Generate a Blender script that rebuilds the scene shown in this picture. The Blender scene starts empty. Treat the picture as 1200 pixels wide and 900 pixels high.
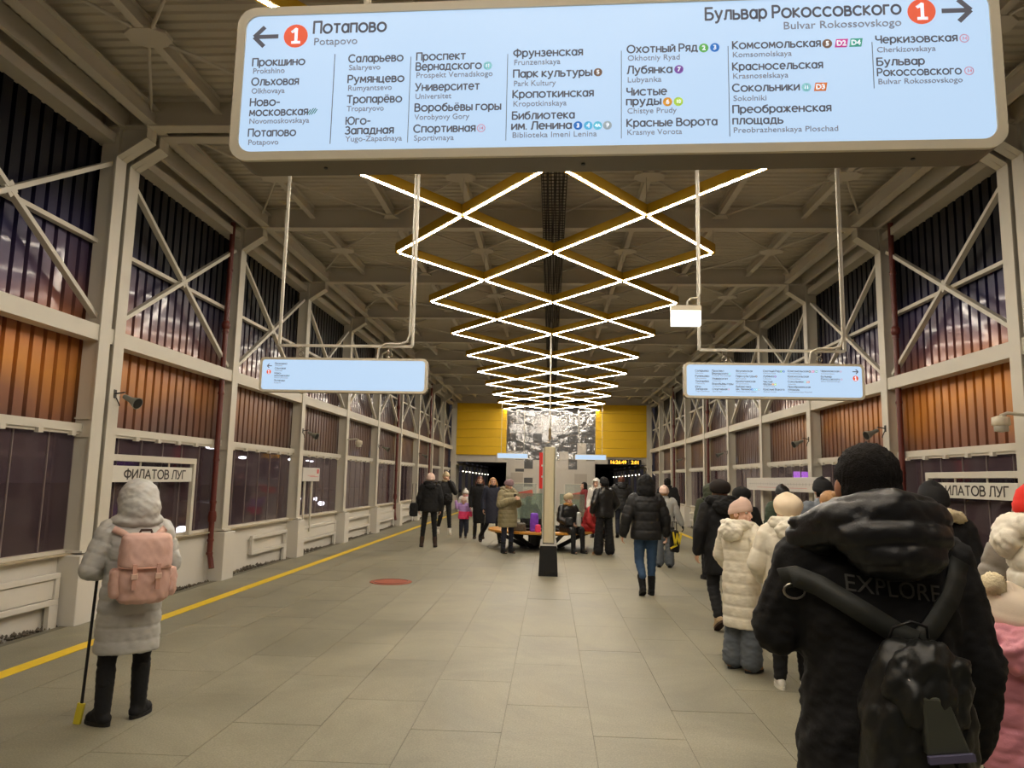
import bpy, math, random
import numpy as np
from mathutils import Vector, Matrix
from mathutils.bvhtree import BVHTree

R = math.radians
random.seed(7)
rng = np.random.RandomState(11)
SC = bpy.context.scene
COL = SC.collection

# ------------------------------------------------------------------ camera
cam_data = bpy.data.cameras.new('camera')
cam_data.sensor_width = 36.0
cam_data.lens = 25.5
cam_data.clip_end = 400
cam = bpy.data.objects.new('camera', cam_data)
COL.objects.link(cam)
F_PX, VPX, VPY, ROLL = 850.0, 645.0, 562.0, 0.02
_f = np.array([VPX - 600, VPY - 450, F_PX]); _f /= np.linalg.norm(_f)
_x = np.array([math.cos(ROLL), math.sin(ROLL), 0.0]); _x -= _f * np.dot(_x, _f); _x /= np.linalg.norm(_x)
_d = np.cross(_f, _x)
# rows: world X, Y, Z written in camera axes (x right, y up, z back)
rows = [Vector((_x[0], -_x[1], -_x[2])), Vector((_f[0], -_f[1], -_f[2])), Vector((-_d[0], _d[1], _d[2]))]
M = Matrix((rows[0], rows[1], rows[2])).to_4x4()
M.translation = Vector((0, 0, 1.65))
cam.matrix_world = M
SC.camera = cam

# ------------------------------------------------------------------ world, exposure
world = bpy.data.worlds.new('dusk_world'); SC.world = world
world.use_nodes = True
wn = world.node_tree
wb = wn.nodes['Background']
wb.inputs[0].default_value = (0.032, 0.028, 0.034, 1)
wb.inputs[1].default_value = 0.6
SC.view_settings.view_transform = 'Standard'
SC.view_settings.look = 'None'
SC.view_settings.gamma = 1.0
SC.view_settings.exposure = 0.0
SC.view_settings.use_curve_mapping = False
LAMP = 86.0           # radiance of the ceiling light bars
SIGN = 1.0           # radiance of the back-lit signs

# ------------------------------------------------------------------ materials
MATS = {}
def srgb(r, g, b):
    def f(c):
        c = c / 255.0
        return c / 12.92 if c <= 0.04045 else ((c + 0.055) / 1.055) ** 2.4
    return (f(r), f(g), f(b), 1)

def mat(name, rgb, rough=0.6, metal=0.0, var=0.12, scale=6.0, bump=0.0, bscale=60.0, spec=0.5, emit=None, es=0.0, sheen=0.0, coat=0.0):
    if name in MATS: return MATS[name]
    m = bpy.data.materials.new(name); m.use_nodes = True
    nt = m.node_tree; p = nt.nodes['Principled BSDF']
    c = srgb(*rgb)
    tc = nt.nodes.new('ShaderNodeTexCoord')
    if var > 0:
        nz = nt.nodes.new('ShaderNodeTexNoise'); nz.inputs['Scale'].default_value = scale; nz.inputs['Detail'].default_value = 4
        nt.links.new(tc.outputs['Object'], nz.inputs['Vector'])
        mx = nt.nodes.new('ShaderNodeMix'); mx.data_type = 'RGBA'
        mx.inputs[6].default_value = tuple(v * (1 - var) for v in c[:3]) + (1,)
        mx.inputs[7].default_value = tuple(min(1, v * (1 + var)) for v in c[:3]) + (1,)
        nt.links.new(nz.outputs['Fac'], mx.inputs[0]); nt.links.new(mx.outputs[2], p.inputs['Base Color'])
    else:
        p.inputs['Base Color'].default_value = c
    p.inputs['Roughness'].default_value = rough
    p.inputs['Metallic'].default_value = metal
    p.inputs['Specular IOR Level'].default_value = spec
    if sheen: p.inputs['Sheen Weight'].default_value = sheen
    if coat: p.inputs['Coat Weight'].default_value = coat
    if bump > 0:
        n2 = nt.nodes.new('ShaderNodeTexNoise'); n2.inputs['Scale'].default_value = bscale; n2.inputs['Detail'].default_value = 5
        nt.links.new(tc.outputs['Object'], n2.inputs['Vector'])
        b = nt.nodes.new('ShaderNodeBump'); b.inputs['Strength'].default_value = bump; b.inputs['Distance'].default_value = 0.01
        nt.links.new(n2.outputs['Fac'], b.inputs['Height']); nt.links.new(b.outputs['Normal'], p.inputs['Normal'])
    if emit is not None:
        p.inputs['Emission Color'].default_value = emit if len(emit) == 4 else tuple(emit) + (1,)
        p.inputs['Emission Strength'].default_value = es
    MATS[name] = m
    return m

def ramp(nt, pts, interp='LINEAR'):
    r = nt.nodes.new('ShaderNodeValToRGB'); cr = r.color_ramp; cr.interpolation = interp
    while len(cr.elements) < len(pts): cr.elements.new(0.5)
    for e, (p, c) in zip(cr.elements, pts): e.position = p; e.color = c
    return r

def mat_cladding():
    m = bpy.data.materials.new('sunset_sheet_painted_shade'); m.use_nodes = True
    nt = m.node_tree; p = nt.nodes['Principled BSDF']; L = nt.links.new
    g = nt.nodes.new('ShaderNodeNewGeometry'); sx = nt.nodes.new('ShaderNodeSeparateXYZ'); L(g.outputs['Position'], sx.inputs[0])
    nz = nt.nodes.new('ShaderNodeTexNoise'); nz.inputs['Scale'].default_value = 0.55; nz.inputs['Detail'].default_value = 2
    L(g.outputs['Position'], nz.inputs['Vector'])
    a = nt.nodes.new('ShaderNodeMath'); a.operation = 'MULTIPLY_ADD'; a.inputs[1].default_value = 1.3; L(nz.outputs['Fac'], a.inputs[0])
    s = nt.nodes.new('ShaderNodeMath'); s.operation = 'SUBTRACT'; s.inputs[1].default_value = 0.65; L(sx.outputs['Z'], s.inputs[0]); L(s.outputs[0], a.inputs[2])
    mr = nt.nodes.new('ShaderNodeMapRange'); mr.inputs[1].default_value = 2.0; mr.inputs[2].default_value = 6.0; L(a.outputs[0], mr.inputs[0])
    near = ramp(nt, [(0.0, srgb(104, 74, 68)), (0.10, srgb(150, 100, 72)), (0.20, srgb(214, 142, 60)), (0.27, srgb(200, 126, 62)), (0.36, srgb(146, 96, 84)), (0.44, srgb(84, 66, 92)), (0.55, srgb(44, 43, 78)), (0.66, srgb(12, 13, 24)), (1.0, srgb(5, 5, 9))])  # orange-to-purple sheet paint; near-black top is lack of light put into the colour
    far = ramp(nt, [(0.0, srgb(100, 80, 72)), (0.30, srgb(108, 80, 74)), (0.46, srgb(80, 66, 70)), (0.56, srgb(44, 38, 48)), (0.66, srgb(13, 13, 20)), (1.0, srgb(5, 5, 9))])  # distant bays: grazing-view dulling and unlit top painted into the colour
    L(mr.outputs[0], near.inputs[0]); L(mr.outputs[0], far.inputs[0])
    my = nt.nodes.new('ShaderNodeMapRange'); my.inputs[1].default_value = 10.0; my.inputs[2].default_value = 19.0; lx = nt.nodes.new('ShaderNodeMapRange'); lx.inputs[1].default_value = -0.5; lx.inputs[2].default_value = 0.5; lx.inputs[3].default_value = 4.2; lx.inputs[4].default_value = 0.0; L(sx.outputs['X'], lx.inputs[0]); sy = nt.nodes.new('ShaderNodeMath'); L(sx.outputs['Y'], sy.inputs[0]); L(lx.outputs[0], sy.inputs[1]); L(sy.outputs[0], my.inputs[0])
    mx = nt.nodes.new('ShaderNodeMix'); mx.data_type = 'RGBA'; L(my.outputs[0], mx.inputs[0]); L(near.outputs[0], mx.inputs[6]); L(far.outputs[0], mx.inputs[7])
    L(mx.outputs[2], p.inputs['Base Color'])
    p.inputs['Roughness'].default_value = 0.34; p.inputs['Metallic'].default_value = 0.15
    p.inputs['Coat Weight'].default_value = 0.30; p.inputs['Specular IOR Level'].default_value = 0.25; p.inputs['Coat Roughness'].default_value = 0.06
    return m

def schlick(nt):
    lw = nt.nodes.new('ShaderNodeLayerWeight'); lw.inputs[0].default_value = 0.5
    pw = nt.nodes.new('ShaderNodeMath'); pw.operation = 'POWER'; pw.inputs[1].default_value = 5.0; nt.links.new(lw.outputs['Facing'], pw.inputs[0])
    ma = nt.nodes.new('ShaderNodeMath'); ma.operation = 'MULTIPLY_ADD'; ma.inputs[1].default_value = 0.96; ma.inputs[2].default_value = 0.04; nt.links.new(pw.outputs[0], ma.inputs[0])
    return ma

def mat_pane():
    m = bpy.data.materials.new('tinted_glass'); m.use_nodes = True
    nt = m.node_tree; nt.nodes.remove(nt.nodes['Principled BSDF']); out = nt.nodes['Material Output']; L = nt.links.new
    t = nt.nodes.new('ShaderNodeBsdfTransparent'); t.inputs[0].default_value = (0.78, 0.73, 0.75, 1)
    gl = nt.nodes.new('ShaderNodeBsdfGlossy'); gl.inputs['Roughness'].default_value = 0.06; gl.inputs[0].default_value = (0.9, 0.86, 0.9, 1)
    d = nt.nodes.new('ShaderNodeBsdfDiffuse')
    g = nt.nodes.new('ShaderNodeTexCoord'); nz = nt.nodes.new('ShaderNodeTexNoise'); nz.inputs['Scale'].default_value = 1.3; nz.inputs['Detail'].default_value = 5
    L(g.outputs['Object'], nz.inputs['Vector'])
    r = ramp(nt, [(0.3, srgb(92, 76, 84)), (0.7, srgb(120, 100, 102))]); L(nz.outputs['Fac'], r.inputs[0]); L(r.outputs[0], d.inputs[0])
    a = nt.nodes.new('ShaderNodeMixShader'); a.inputs[0].default_value = 0.30; L(t.outputs[0], a.inputs[1]); L(d.outputs[0], a.inputs[2])
    fr = schlick(nt)
    b = nt.nodes.new('ShaderNodeMixShader'); L(fr.outputs[0], b.inputs[0]); L(a.outputs[0], b.inputs[1]); L(gl.outputs[0], b.inputs[2])
    L(b.outputs[0], out.inputs[0])
    return m

def mat_clear(name, tint=(0.85, 0.9, 0.88), haze=0.12, hz=(190, 200, 195)):
    m = bpy.data.materials.new(name); m.use_nodes = True
    nt = m.node_tree; nt.nodes.remove(nt.nodes['Principled BSDF']); out = nt.nodes['Material Output']; L = nt.links.new
    t = nt.nodes.new('ShaderNodeBsdfTransparent'); t.inputs[0].default_value = tint + (1,)
    gl = nt.nodes.new('ShaderNodeBsdfGlossy'); gl.inputs['Roughness'].default_value = 0.05
    d = nt.nodes.new('ShaderNodeBsdfDiffuse'); d.inputs[0].default_value = srgb(*hz)
    a = nt.nodes.new('ShaderNodeMixShader'); a.inputs[0].default_value = haze; L(t.outputs[0], a.inputs[1]); L(d.outputs[0], a.inputs[2])
    fr = schlick(nt)
    b = nt.nodes.new('ShaderNodeMixShader'); L(fr.outputs[0], b.inputs[0]); L(a.outputs[0], b.inputs[1]); L(gl.outputs[0], b.inputs[2])
    L(b.outputs[0], out.inputs[0])
    return m

def mat_floor():
    m = bpy.data.materials.new('worn_granite_slab'); m.use_nodes = True
    nt = m.node_tree; p = nt.nodes['Principled BSDF']; L = nt.links.new
    g = nt.nodes.new('ShaderNodeNewGeometry')
    n1 = nt.nodes.new('ShaderNodeTexNoise'); n1.inputs['Scale'].default_value = 0.55; n1.inputs['Detail'].default_value = 10; n1.inputs['Roughness'].default_value = 0.72; n1.inputs['Distortion'].default_value = 0.6
    n2 = nt.nodes.new('ShaderNodeTexNoise'); n2.inputs['Scale'].default_value = 90; n2.inputs['Detail'].default_value = 2
    L(g.outputs['Position'], n1.inputs['Vector']); L(g.outputs['Position'], n2.inputs['Vector'])
    r = ramp(nt, [(0.30, srgb(108, 105, 89)), (0.52, srgb(138, 134, 115)), (0.72, srgb(158, 153, 133))]); L(n1.outputs['Fac'], r.inputs[0])
    r2 = ramp(nt, [(0.35, (0.80, 0.80, 0.80, 1)), (0.65, (1.08, 1.08, 1.08, 1))]); L(n2.outputs['Fac'], r2.inputs[0])
    mx = nt.nodes.new('ShaderNodeMix'); mx.data_type = 'RGBA'; mx.blend_type = 'MULTIPLY'; mx.inputs[0].default_value = 1
    L(r.outputs[0], mx.inputs[6]); L(r2.outputs[0], mx.inputs[7])
    oi = nt.nodes.new('ShaderNodeObjectInfo'); r3 = ramp(nt, [(0, (0.97, 0.97, 0.97, 1)), (1, (1.02, 1.02, 1.02, 1))]); L(oi.outputs['Random'], r3.inputs[0])
    m2 = nt.nodes.new('ShaderNodeMix'); m2.data_type = 'RGBA'; m2.blend_type = 'MULTIPLY'; m2.inputs[0].default_value = 1
    L(mx.outputs[2], m2.inputs[6]); L(r3.outputs[0], m2.inputs[7]); L(m2.outputs[2], p.inputs['Base Color'])
    rr = nt.nodes.new('ShaderNodeMapRange'); rr.inputs[1].default_value = 0.3; rr.inputs[2].default_value = 0.7; rr.inputs[3].default_value = 0.42; rr.inputs[4].default_value = 0.62
    L(n1.outputs['Fac'], rr.inputs[0]); L(rr.outputs[0], p.inputs['Roughness'])
    return m

def mat_mirror():
    m = bpy.data.materials.new('rippled_mirror_steel'); m.use_nodes = True
    nt = m.node_tree; p = nt.nodes['Principled BSDF']; L = nt.links.new
    p.inputs['Metallic'].default_value = 0.5; p.inputs['Roughness'].default_value = 0.05
    p.inputs['Base Color'].default_value = (0.20, 0.20, 0.202, 1)
    g = nt.nodes.new('ShaderNodeNewGeometry'); n = nt.nodes.new('ShaderNodeTexNoise'); n.inputs['Scale'].default_value = 3.2; n.inputs['Detail'].default_value = 2.5
    L(g.outputs['Position'], n.inputs['Vector'])
    b = nt.nodes.new('ShaderNodeBump'); b.inputs['Strength'].default_value = 0.4; b.inputs['Distance'].default_value = 0.04
    L(n.outputs['Fac'], b.inputs['Height']); L(b.outputs['Normal'], p.inputs['Normal'])
    return m

M_WHITE = mat('cream_white_paint', (205, 199, 184), 0.5, var=0.05, scale=2)
M_PLINTH = mat('plinth_paint', (208, 203, 192), 0.6, var=0.06, scale=1.5, bump=0.05)
M_ROOF = mat('roof_steel_paint', (202, 195, 180), 0.6, var=0.08, scale=1)
M_DECK = mat('roof_deck_paint', (194, 187, 171), 0.65, var=0.08, scale=0.8)
M_YELLOW = mat('yellow_panel', (228, 182, 4), 0.4, var=0.04, scale=1)
M_GOLD = mat('yellow_housing', (186, 146, 22), 0.45, var=0.05)
M_LAMP = mat('lamp_diffuser', (255, 250, 240), 0.4, var=0, emit=(1.0, 0.90, 0.765), es=LAMP)
M_SIGNLIT = mat('backlit_sign', (70, 74, 78), 0.3, var=0, emit=(0.50, 0.68, 0.90), es=SIGN)
M_FRAME = mat('sign_frame_cream', (214, 204, 180), 0.35, var=0.03)
M_FRAMEDK = mat('sign_underside_brown', (110, 98, 76), 0.45, var=0.05)
M_INK = mat('dark_ink', (66, 66, 74), 0.6, var=0, emit=(0.09, 0.09, 0.11), es=0.7)
M_INK2 = mat('grey_ink', (112, 114, 126), 0.6, var=0, emit=(0.17, 0.18, 0.22), es=0.7)
M_REDPIPE = mat('red_brown_pipe', (96, 38, 28), 0.4, var=0.1)
M_STEEL = mat('brushed_steel', (176, 170, 158), 0.32, 1.0, var=0.05)
M_BLACK = mat('black_metal', (18, 18, 19), 0.45, var=0.1)
M_TRAY = mat('cable_dark', (52, 48, 44), 0.7, var=0.3, scale=20)
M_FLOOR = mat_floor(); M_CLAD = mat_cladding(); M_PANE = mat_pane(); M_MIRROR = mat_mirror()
M_JOINT = mat('floor_joint', (104, 100, 87), 0.9, var=0.1)
M_LINE = mat('yellow_floor_line', (232, 196, 24), 0.5, var=0.12, scale=12)
M_GREYT = mat('pale_wall_tile', (190, 184, 174), 0.45, var=0.04)
M_DOOR = mat('grey_door', (166, 158, 147), 0.5, var=0.04)
M_DARK = mat('dark_void', (30, 28, 28), 0.8, var=0.1)
M_GRAVEL = mat('gravel_brown', (92, 84, 72), 0.95, var=0.5, scale=30)
M_GREYCAM = mat('speaker_grey', (120, 122, 114), 0.5, var=0.05)
M_RED = mat('signal_red', (206, 34, 26), 0.4, var=0.03)
M_WOOD = mat('bench_wood', (198, 140, 54), 0.4, var=0.15, scale=9)

# ------------------------------------------------------------------ mesh builder
class MB:
    def __init__(s): s.v = []; s.f = []; s.sm = []
    def add(s, vs, fs, smooth=False):
        o = len(s.v); s.v += [tuple(v) for v in vs]; s.f += [tuple(o + i for i in f) for f in fs]; s.sm += [smooth] * len(fs); return s
    def box(s, x0, x1, y0, y1, z0, z1):
        vs = [(x, y, z) for z in (z0, z1) for y in (y0, y1) for x in (x0, x1)]
        return s.add(vs, [(0, 2, 3, 1), (4, 5, 7, 6), (0, 1, 5, 4), (2, 6, 7, 3), (0, 4, 6, 2), (1, 3, 7, 5)])
    def bar(s, a, b, w, h, up=(0, 0, 1)):
        a, b = Vector(a), Vector(b); d = (b - a).normalized(); up = Vector(up)
        if abs(d.dot(up)) > 0.98: up = Vector((0, 1, 0))
        x = d.cross(up).normalized(); u = x.cross(d).normalized()
        vs = [p + x * sx * w / 2 + u * su * h / 2 for p in (a, b) for su in (-1, 1) for sx in (-1, 1)]
        return s.add(vs, [(0, 1, 3, 2), (4, 6, 7, 5), (0, 4, 5, 1), (2, 3, 7, 6), (0, 2, 6, 4), (1, 5, 7, 3)])
    def ibeam(s, a, b, w, h, t=0.015, up=(0, 0, 1)):
        a, b = Vector(a), Vector(b); up = Vector(up)
        s.bar(a + up * (h / 2 - t / 2), b + up * (h / 2 - t / 2), w, t, up)
        s.bar(a - up * (h / 2 - t / 2), b - up * (h / 2 - t / 2), w, t, up)
        s.bar(a, b, t, h - 2 * t, up); return s
    def tube(s, pts, r, n=10, cap=True):
        pts = [Vector(p) for p in pts]; rs = r if isinstance(r, (list, tuple)) else [r] * len(pts)
        rings = []; prev = None
        for i, p in enumerate(pts):
            d = (pts[min(i + 1, len(pts) - 1)] - pts[max(i - 1, 0)]).normalized()
            if prev is None:
                prev = d.orthogonal().normalized()
            x = (prev - d * prev.dot(d)).normalized(); prev = x; y = d.cross(x)
            rings.append([p + (x * math.cos(2 * math.pi * k / n) + y * math.sin(2 * math.pi * k / n)) * rs[i] for k in range(n)])
        vs = [v for rg in rings for v in rg]; fs = []
        for i in range(len(rings) - 1):
            for k in range(n):
                fs.append((i * n + k, i * n + (k + 1) % n, (i + 1) * n + (k + 1) % n, (i + 1) * n + k))
        s.add(vs, fs, True)
        if cap:
            s.add(rings[0], [tuple(range(n))[::-1]]); s.add(rings[-1], [tuple(range(n))])
        return s
    def lathe(s, prof, c=(0, 0, 0), n=24, smooth=True, sx=1, sy=1):
        vs = []; fs = []
        for r, z in prof:
            for k in range(n):
                a = 2 * math.pi * k / n; vs.append((c[0] + r * sx * math.cos(a), c[1] + r * sy * math.sin(a), c[2] + z))
        for i in range(len(prof) - 1):
            for k in range(n):
                fs.append((i * n + k, i * n + (k + 1) % n, (i + 1) * n + (k + 1) % n, (i + 1) * n + k))
        s.add(vs, fs, smooth)
        if prof[0][0] > 1e-6: s.add(vs[:n], [tuple(range(n))[::-1]])
        if prof[-1][0] > 1e-6: s.add(vs[-n:], [tuple(range(n))])
        return s
    def ell(s, c, r, n=14, m=9, mtx=None):
        c = Vector(c); vs = []; fs = []
        for i in range(m + 1):
            t = math.pi * i / m
            for k in range(n):
                a = 2 * math.pi * k / n; v = Vector((r[0] * math.sin(t) * math.cos(a), r[1] * math.sin(t) * math.sin(a), r[2] * math.cos(t)))
                if mtx: v = mtx @ v
                vs.append(c + v)
        for i in range(m):
            for k in range(n):
                fs.append((i * n + k, (i + 1) * n + k, (i + 1) * n + (k + 1) % n, i * n + (k + 1) % n))
        return s.add(vs, fs, True)
    def prism(s, poly, z0, z1, axis='z'):
        n = len(poly)
        def P(a, b, c): return {'z': (a, b, c), 'y': (a, c, b), 'x': (c, a, b)}[axis]
        vs = [P(a, b, z0) for a, b in poly] + [P(a, b, z1) for a, b in poly]
        return s.add(vs, [tuple(range(n))[::-1], tuple(range(n, 2 * n))] + [(i, (i + 1) % n, n + (i + 1) % n, n + i) for i in range(n)])
    def mesh(s, name, m=None, fix=True):
        me = bpy.data.meshes.new(name); me.from_pydata([tuple(v) for v in s.v], [], s.f)
        me.polygons.foreach_set('use_smooth', s.sm)
        if m: me.materials.append(m)
        me.update()
        if fix:
            import bmesh
            bm = bmesh.new(); bm.from_mesh(me); bmesh.ops.recalc_face_normals(bm, faces=bm.faces); bm.to_mesh(me); bm.free()
        return me
    def build(s, name, m, parent=None, loc=None, rz=None, bevel=0, **kw):
        o = bpy.data.objects.new(name, s.mesh(name, m)); COL.objects.link(o)
        return place(o, parent, loc, rz, bevel, **kw)

def place(o, parent=None, loc=None, rz=None, bevel=0, **kw):
    if parent: o.parent = parent
    if loc: o.location = loc
    if rz is not None: o.rotation_euler = (0, 0, rz)
    if bevel:
        b = o.modifiers.new('bevel', 'BEVEL'); b.width = bevel; b.segments = 2; b.limit_method = 'ANGLE'
    for k, v in kw.items(): o[k] = v
    return o

def inst(me, name, parent=None, loc=None, rz=None, rot=None, **kw):
    o = bpy.data.objects.new(name, me); COL.objects.link(o); place(o, parent, loc, rz, 0, **kw)
    if rot: o.rotation_euler = rot
    return o

def empty(name, loc=(0, 0, 0), rz=0, **kw):
    o = bpy.data.objects.new(name, None); COL.objects.link(o); o.location = loc; o.rotation_euler = (0, 0, rz)
    for k, v in kw.items(): o[k] = v
    return o

def copy_tree(o, parent=None):
    c = o.copy(); COL.objects.link(c); c.parent = parent
    for ch in list(o.children): copy_tree(ch, c)
    return c

_tc = {}
def text(body, size, m, name='lettering', parent=None, bold=0.0, align='LEFT', depth=0.0008, sx=1.0, loc=(0, 0, 0), rot=(R(90), 0, 0)):
    key = (body, size, bold, align, sx, m.name)
    if key not in _tc:
        cu = bpy.data.curves.new('t', 'FONT'); cu.body = body; cu.size = size; cu.align_x = align; cu.extrude = depth; cu.resolution_u = 3
        o = bpy.data.objects.new('t', cu); COL.objects.link(o)
        dg = bpy.context.evaluated_depsgraph_get(); me = bpy.data.meshes.new_from_object(o.evaluated_get(dg))
        bpy.data.objects.remove(o); bpy.data.curves.remove(cu)
        if sx != 1.0:
            for v in me.vertices: v.co.x *= sx
        if bold:
            v0 = [v.co.copy() for v in me.vertices]; f0 = [tuple(f.vertices) for f in me.polygons]; n0 = len(v0); V = []; Fc = []
            for q, (dx, dy) in enumerate(((1, 0), (-1, 0), (0, 1), (0, -1))):
                V += [(v.x + dx * bold, v.y + dy * bold, v.z + 0.00006 * q) for v in v0]; Fc += [tuple(i + q * n0 for i in f) for f in f0]
            me = bpy.data.meshes.new('t'); me.from_pydata(V, [], Fc); me.update()
        me.materials.clear(); me.materials.append(m); me.name = name; _tc[key] = me
    return inst(_tc[key], name, parent, loc, rot=rot)

def rrect(w, h, r, n=6):
    pts = []
    for cx, cy, a0 in ((w / 2 - r, h / 2 - r, 0), (-w / 2 + r, h / 2 - r, 90), (-w / 2 + r, -h / 2 + r, 180), (w / 2 - r, -h / 2 + r, 270)):
        for k in range(n + 1):
            a = R(a0 + 90 * k / n); pts.append((cx + r * math.cos(a), cy + r * math.sin(a)))
    return pts

# ================================================================== STRUCTURE
BAY = 3.35
COLY = [8.1 + BAY * n for n in range(-3, 9)]      # -1.95 ... 34.9
YEND = 38.25
YA = -2.2

# ---- floor: bed, slabs, lines
fl = MB().box(-5.2, 5.2, YA, 60, -0.30, -0.004).build('floor', M_JOINT, kind='structure')
slab_me = MB().box(0.0018, 0.5982, 0.0018, 1.1982, -0.02, 0.0).mesh('slab', M_FLOOR, fix=False)
bmw = 0
n = 0
far = MB()
for j in range(-2, 33):
    for i in range(-9, 8):
        x = 0.3 + i * 0.6; y = j * 1.2 + (0.6 if i % 2 else 0.0) + 0.2
        x0, x1 = max(x, -5.2), min(x + 0.6, 5.2)
        if x1 - x0 < 0.05: continue
        if 3.0 < y < 23.5 and x0 == x and x1 == x + 0.6 and n < 300:
            inst(slab_me, 'floor_slab', fl, (x, y, rng.uniform(-0.0015, 0.0))); n += 1
        else:
            far.box(x0 + 0.004, x1 - 0.004, y + 0.004, y + 1.196, -0.02, 0.0)
far.box(-5.2, 5.2, YEND + 1.0, 60, -0.02, 0.0)
far.build('floor_slab_field', M_FLOOR, fl, kind='stuff')
for x in (-4.4, 4.25):
    MB().box(x - 0.075, x + 0.075, YA, 58, 0.0, 0.003).build('floor_line', M_LINE, fl)
o = MB().lathe([(0.33, 0.0), (0.33, 0.006), (0.30, 0.009)], (-2.49, 11.63, 0), 28, False).build('manhole_cover', mat('rusty_red_cover', (150, 74, 48), 0.7, var=0.2, scale=30), label='round rust-red manhole cover set in the platform floor', category='manhole cover')
MB().tube([(-2.49 + 0.27 * math.cos(a), 11.63 + 0.27 * math.sin(a), 0.009) for a in np.linspace(0, 2 * math.pi, 25)], 0.006, 5, False).build('cover_rim', M_REDPIPE, o)

M_EXT = mat('snowy_dark_ground', (60, 56, 62), 0.9, var=0.3, scale=0.2)
MB().box(-90, 90, -30, 140, -0.9, -0.7).build('ground', M_EXT, kind='structure')

# ---- side walls
def corr(x, side, y0, y1, z0, z1, pitch=0.2, depth=0.085):
    """corrugated sheet facing the hall; broad proud ribs, narrow recessed grooves"""
    m = MB(); pts = []
    y = y0; 
    nrib = max(1, round((y1 - y0) / pitch)); p = (y1 - y0) / nrib
    for k in range(nrib):
        a = y0 + k * p
        pts += [(a, 1), (a + 0.22 * p, 1), (a + 0.27 * p, 0), (a + 0.96 * p, 0)]
    pts.append((y1, 1))
    vs = []; fs = []
    for (yy, d) in pts:
        xx = x + side * depth * d
        vs += [(xx, yy, z0), (xx, yy, z1)]
    for k in range(len(pts) - 1):
        fs.append((2 * k, 2 * k + 2, 2 * k + 3, 2 * k + 1))
    m.add(vs, fs)
    return m

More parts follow.
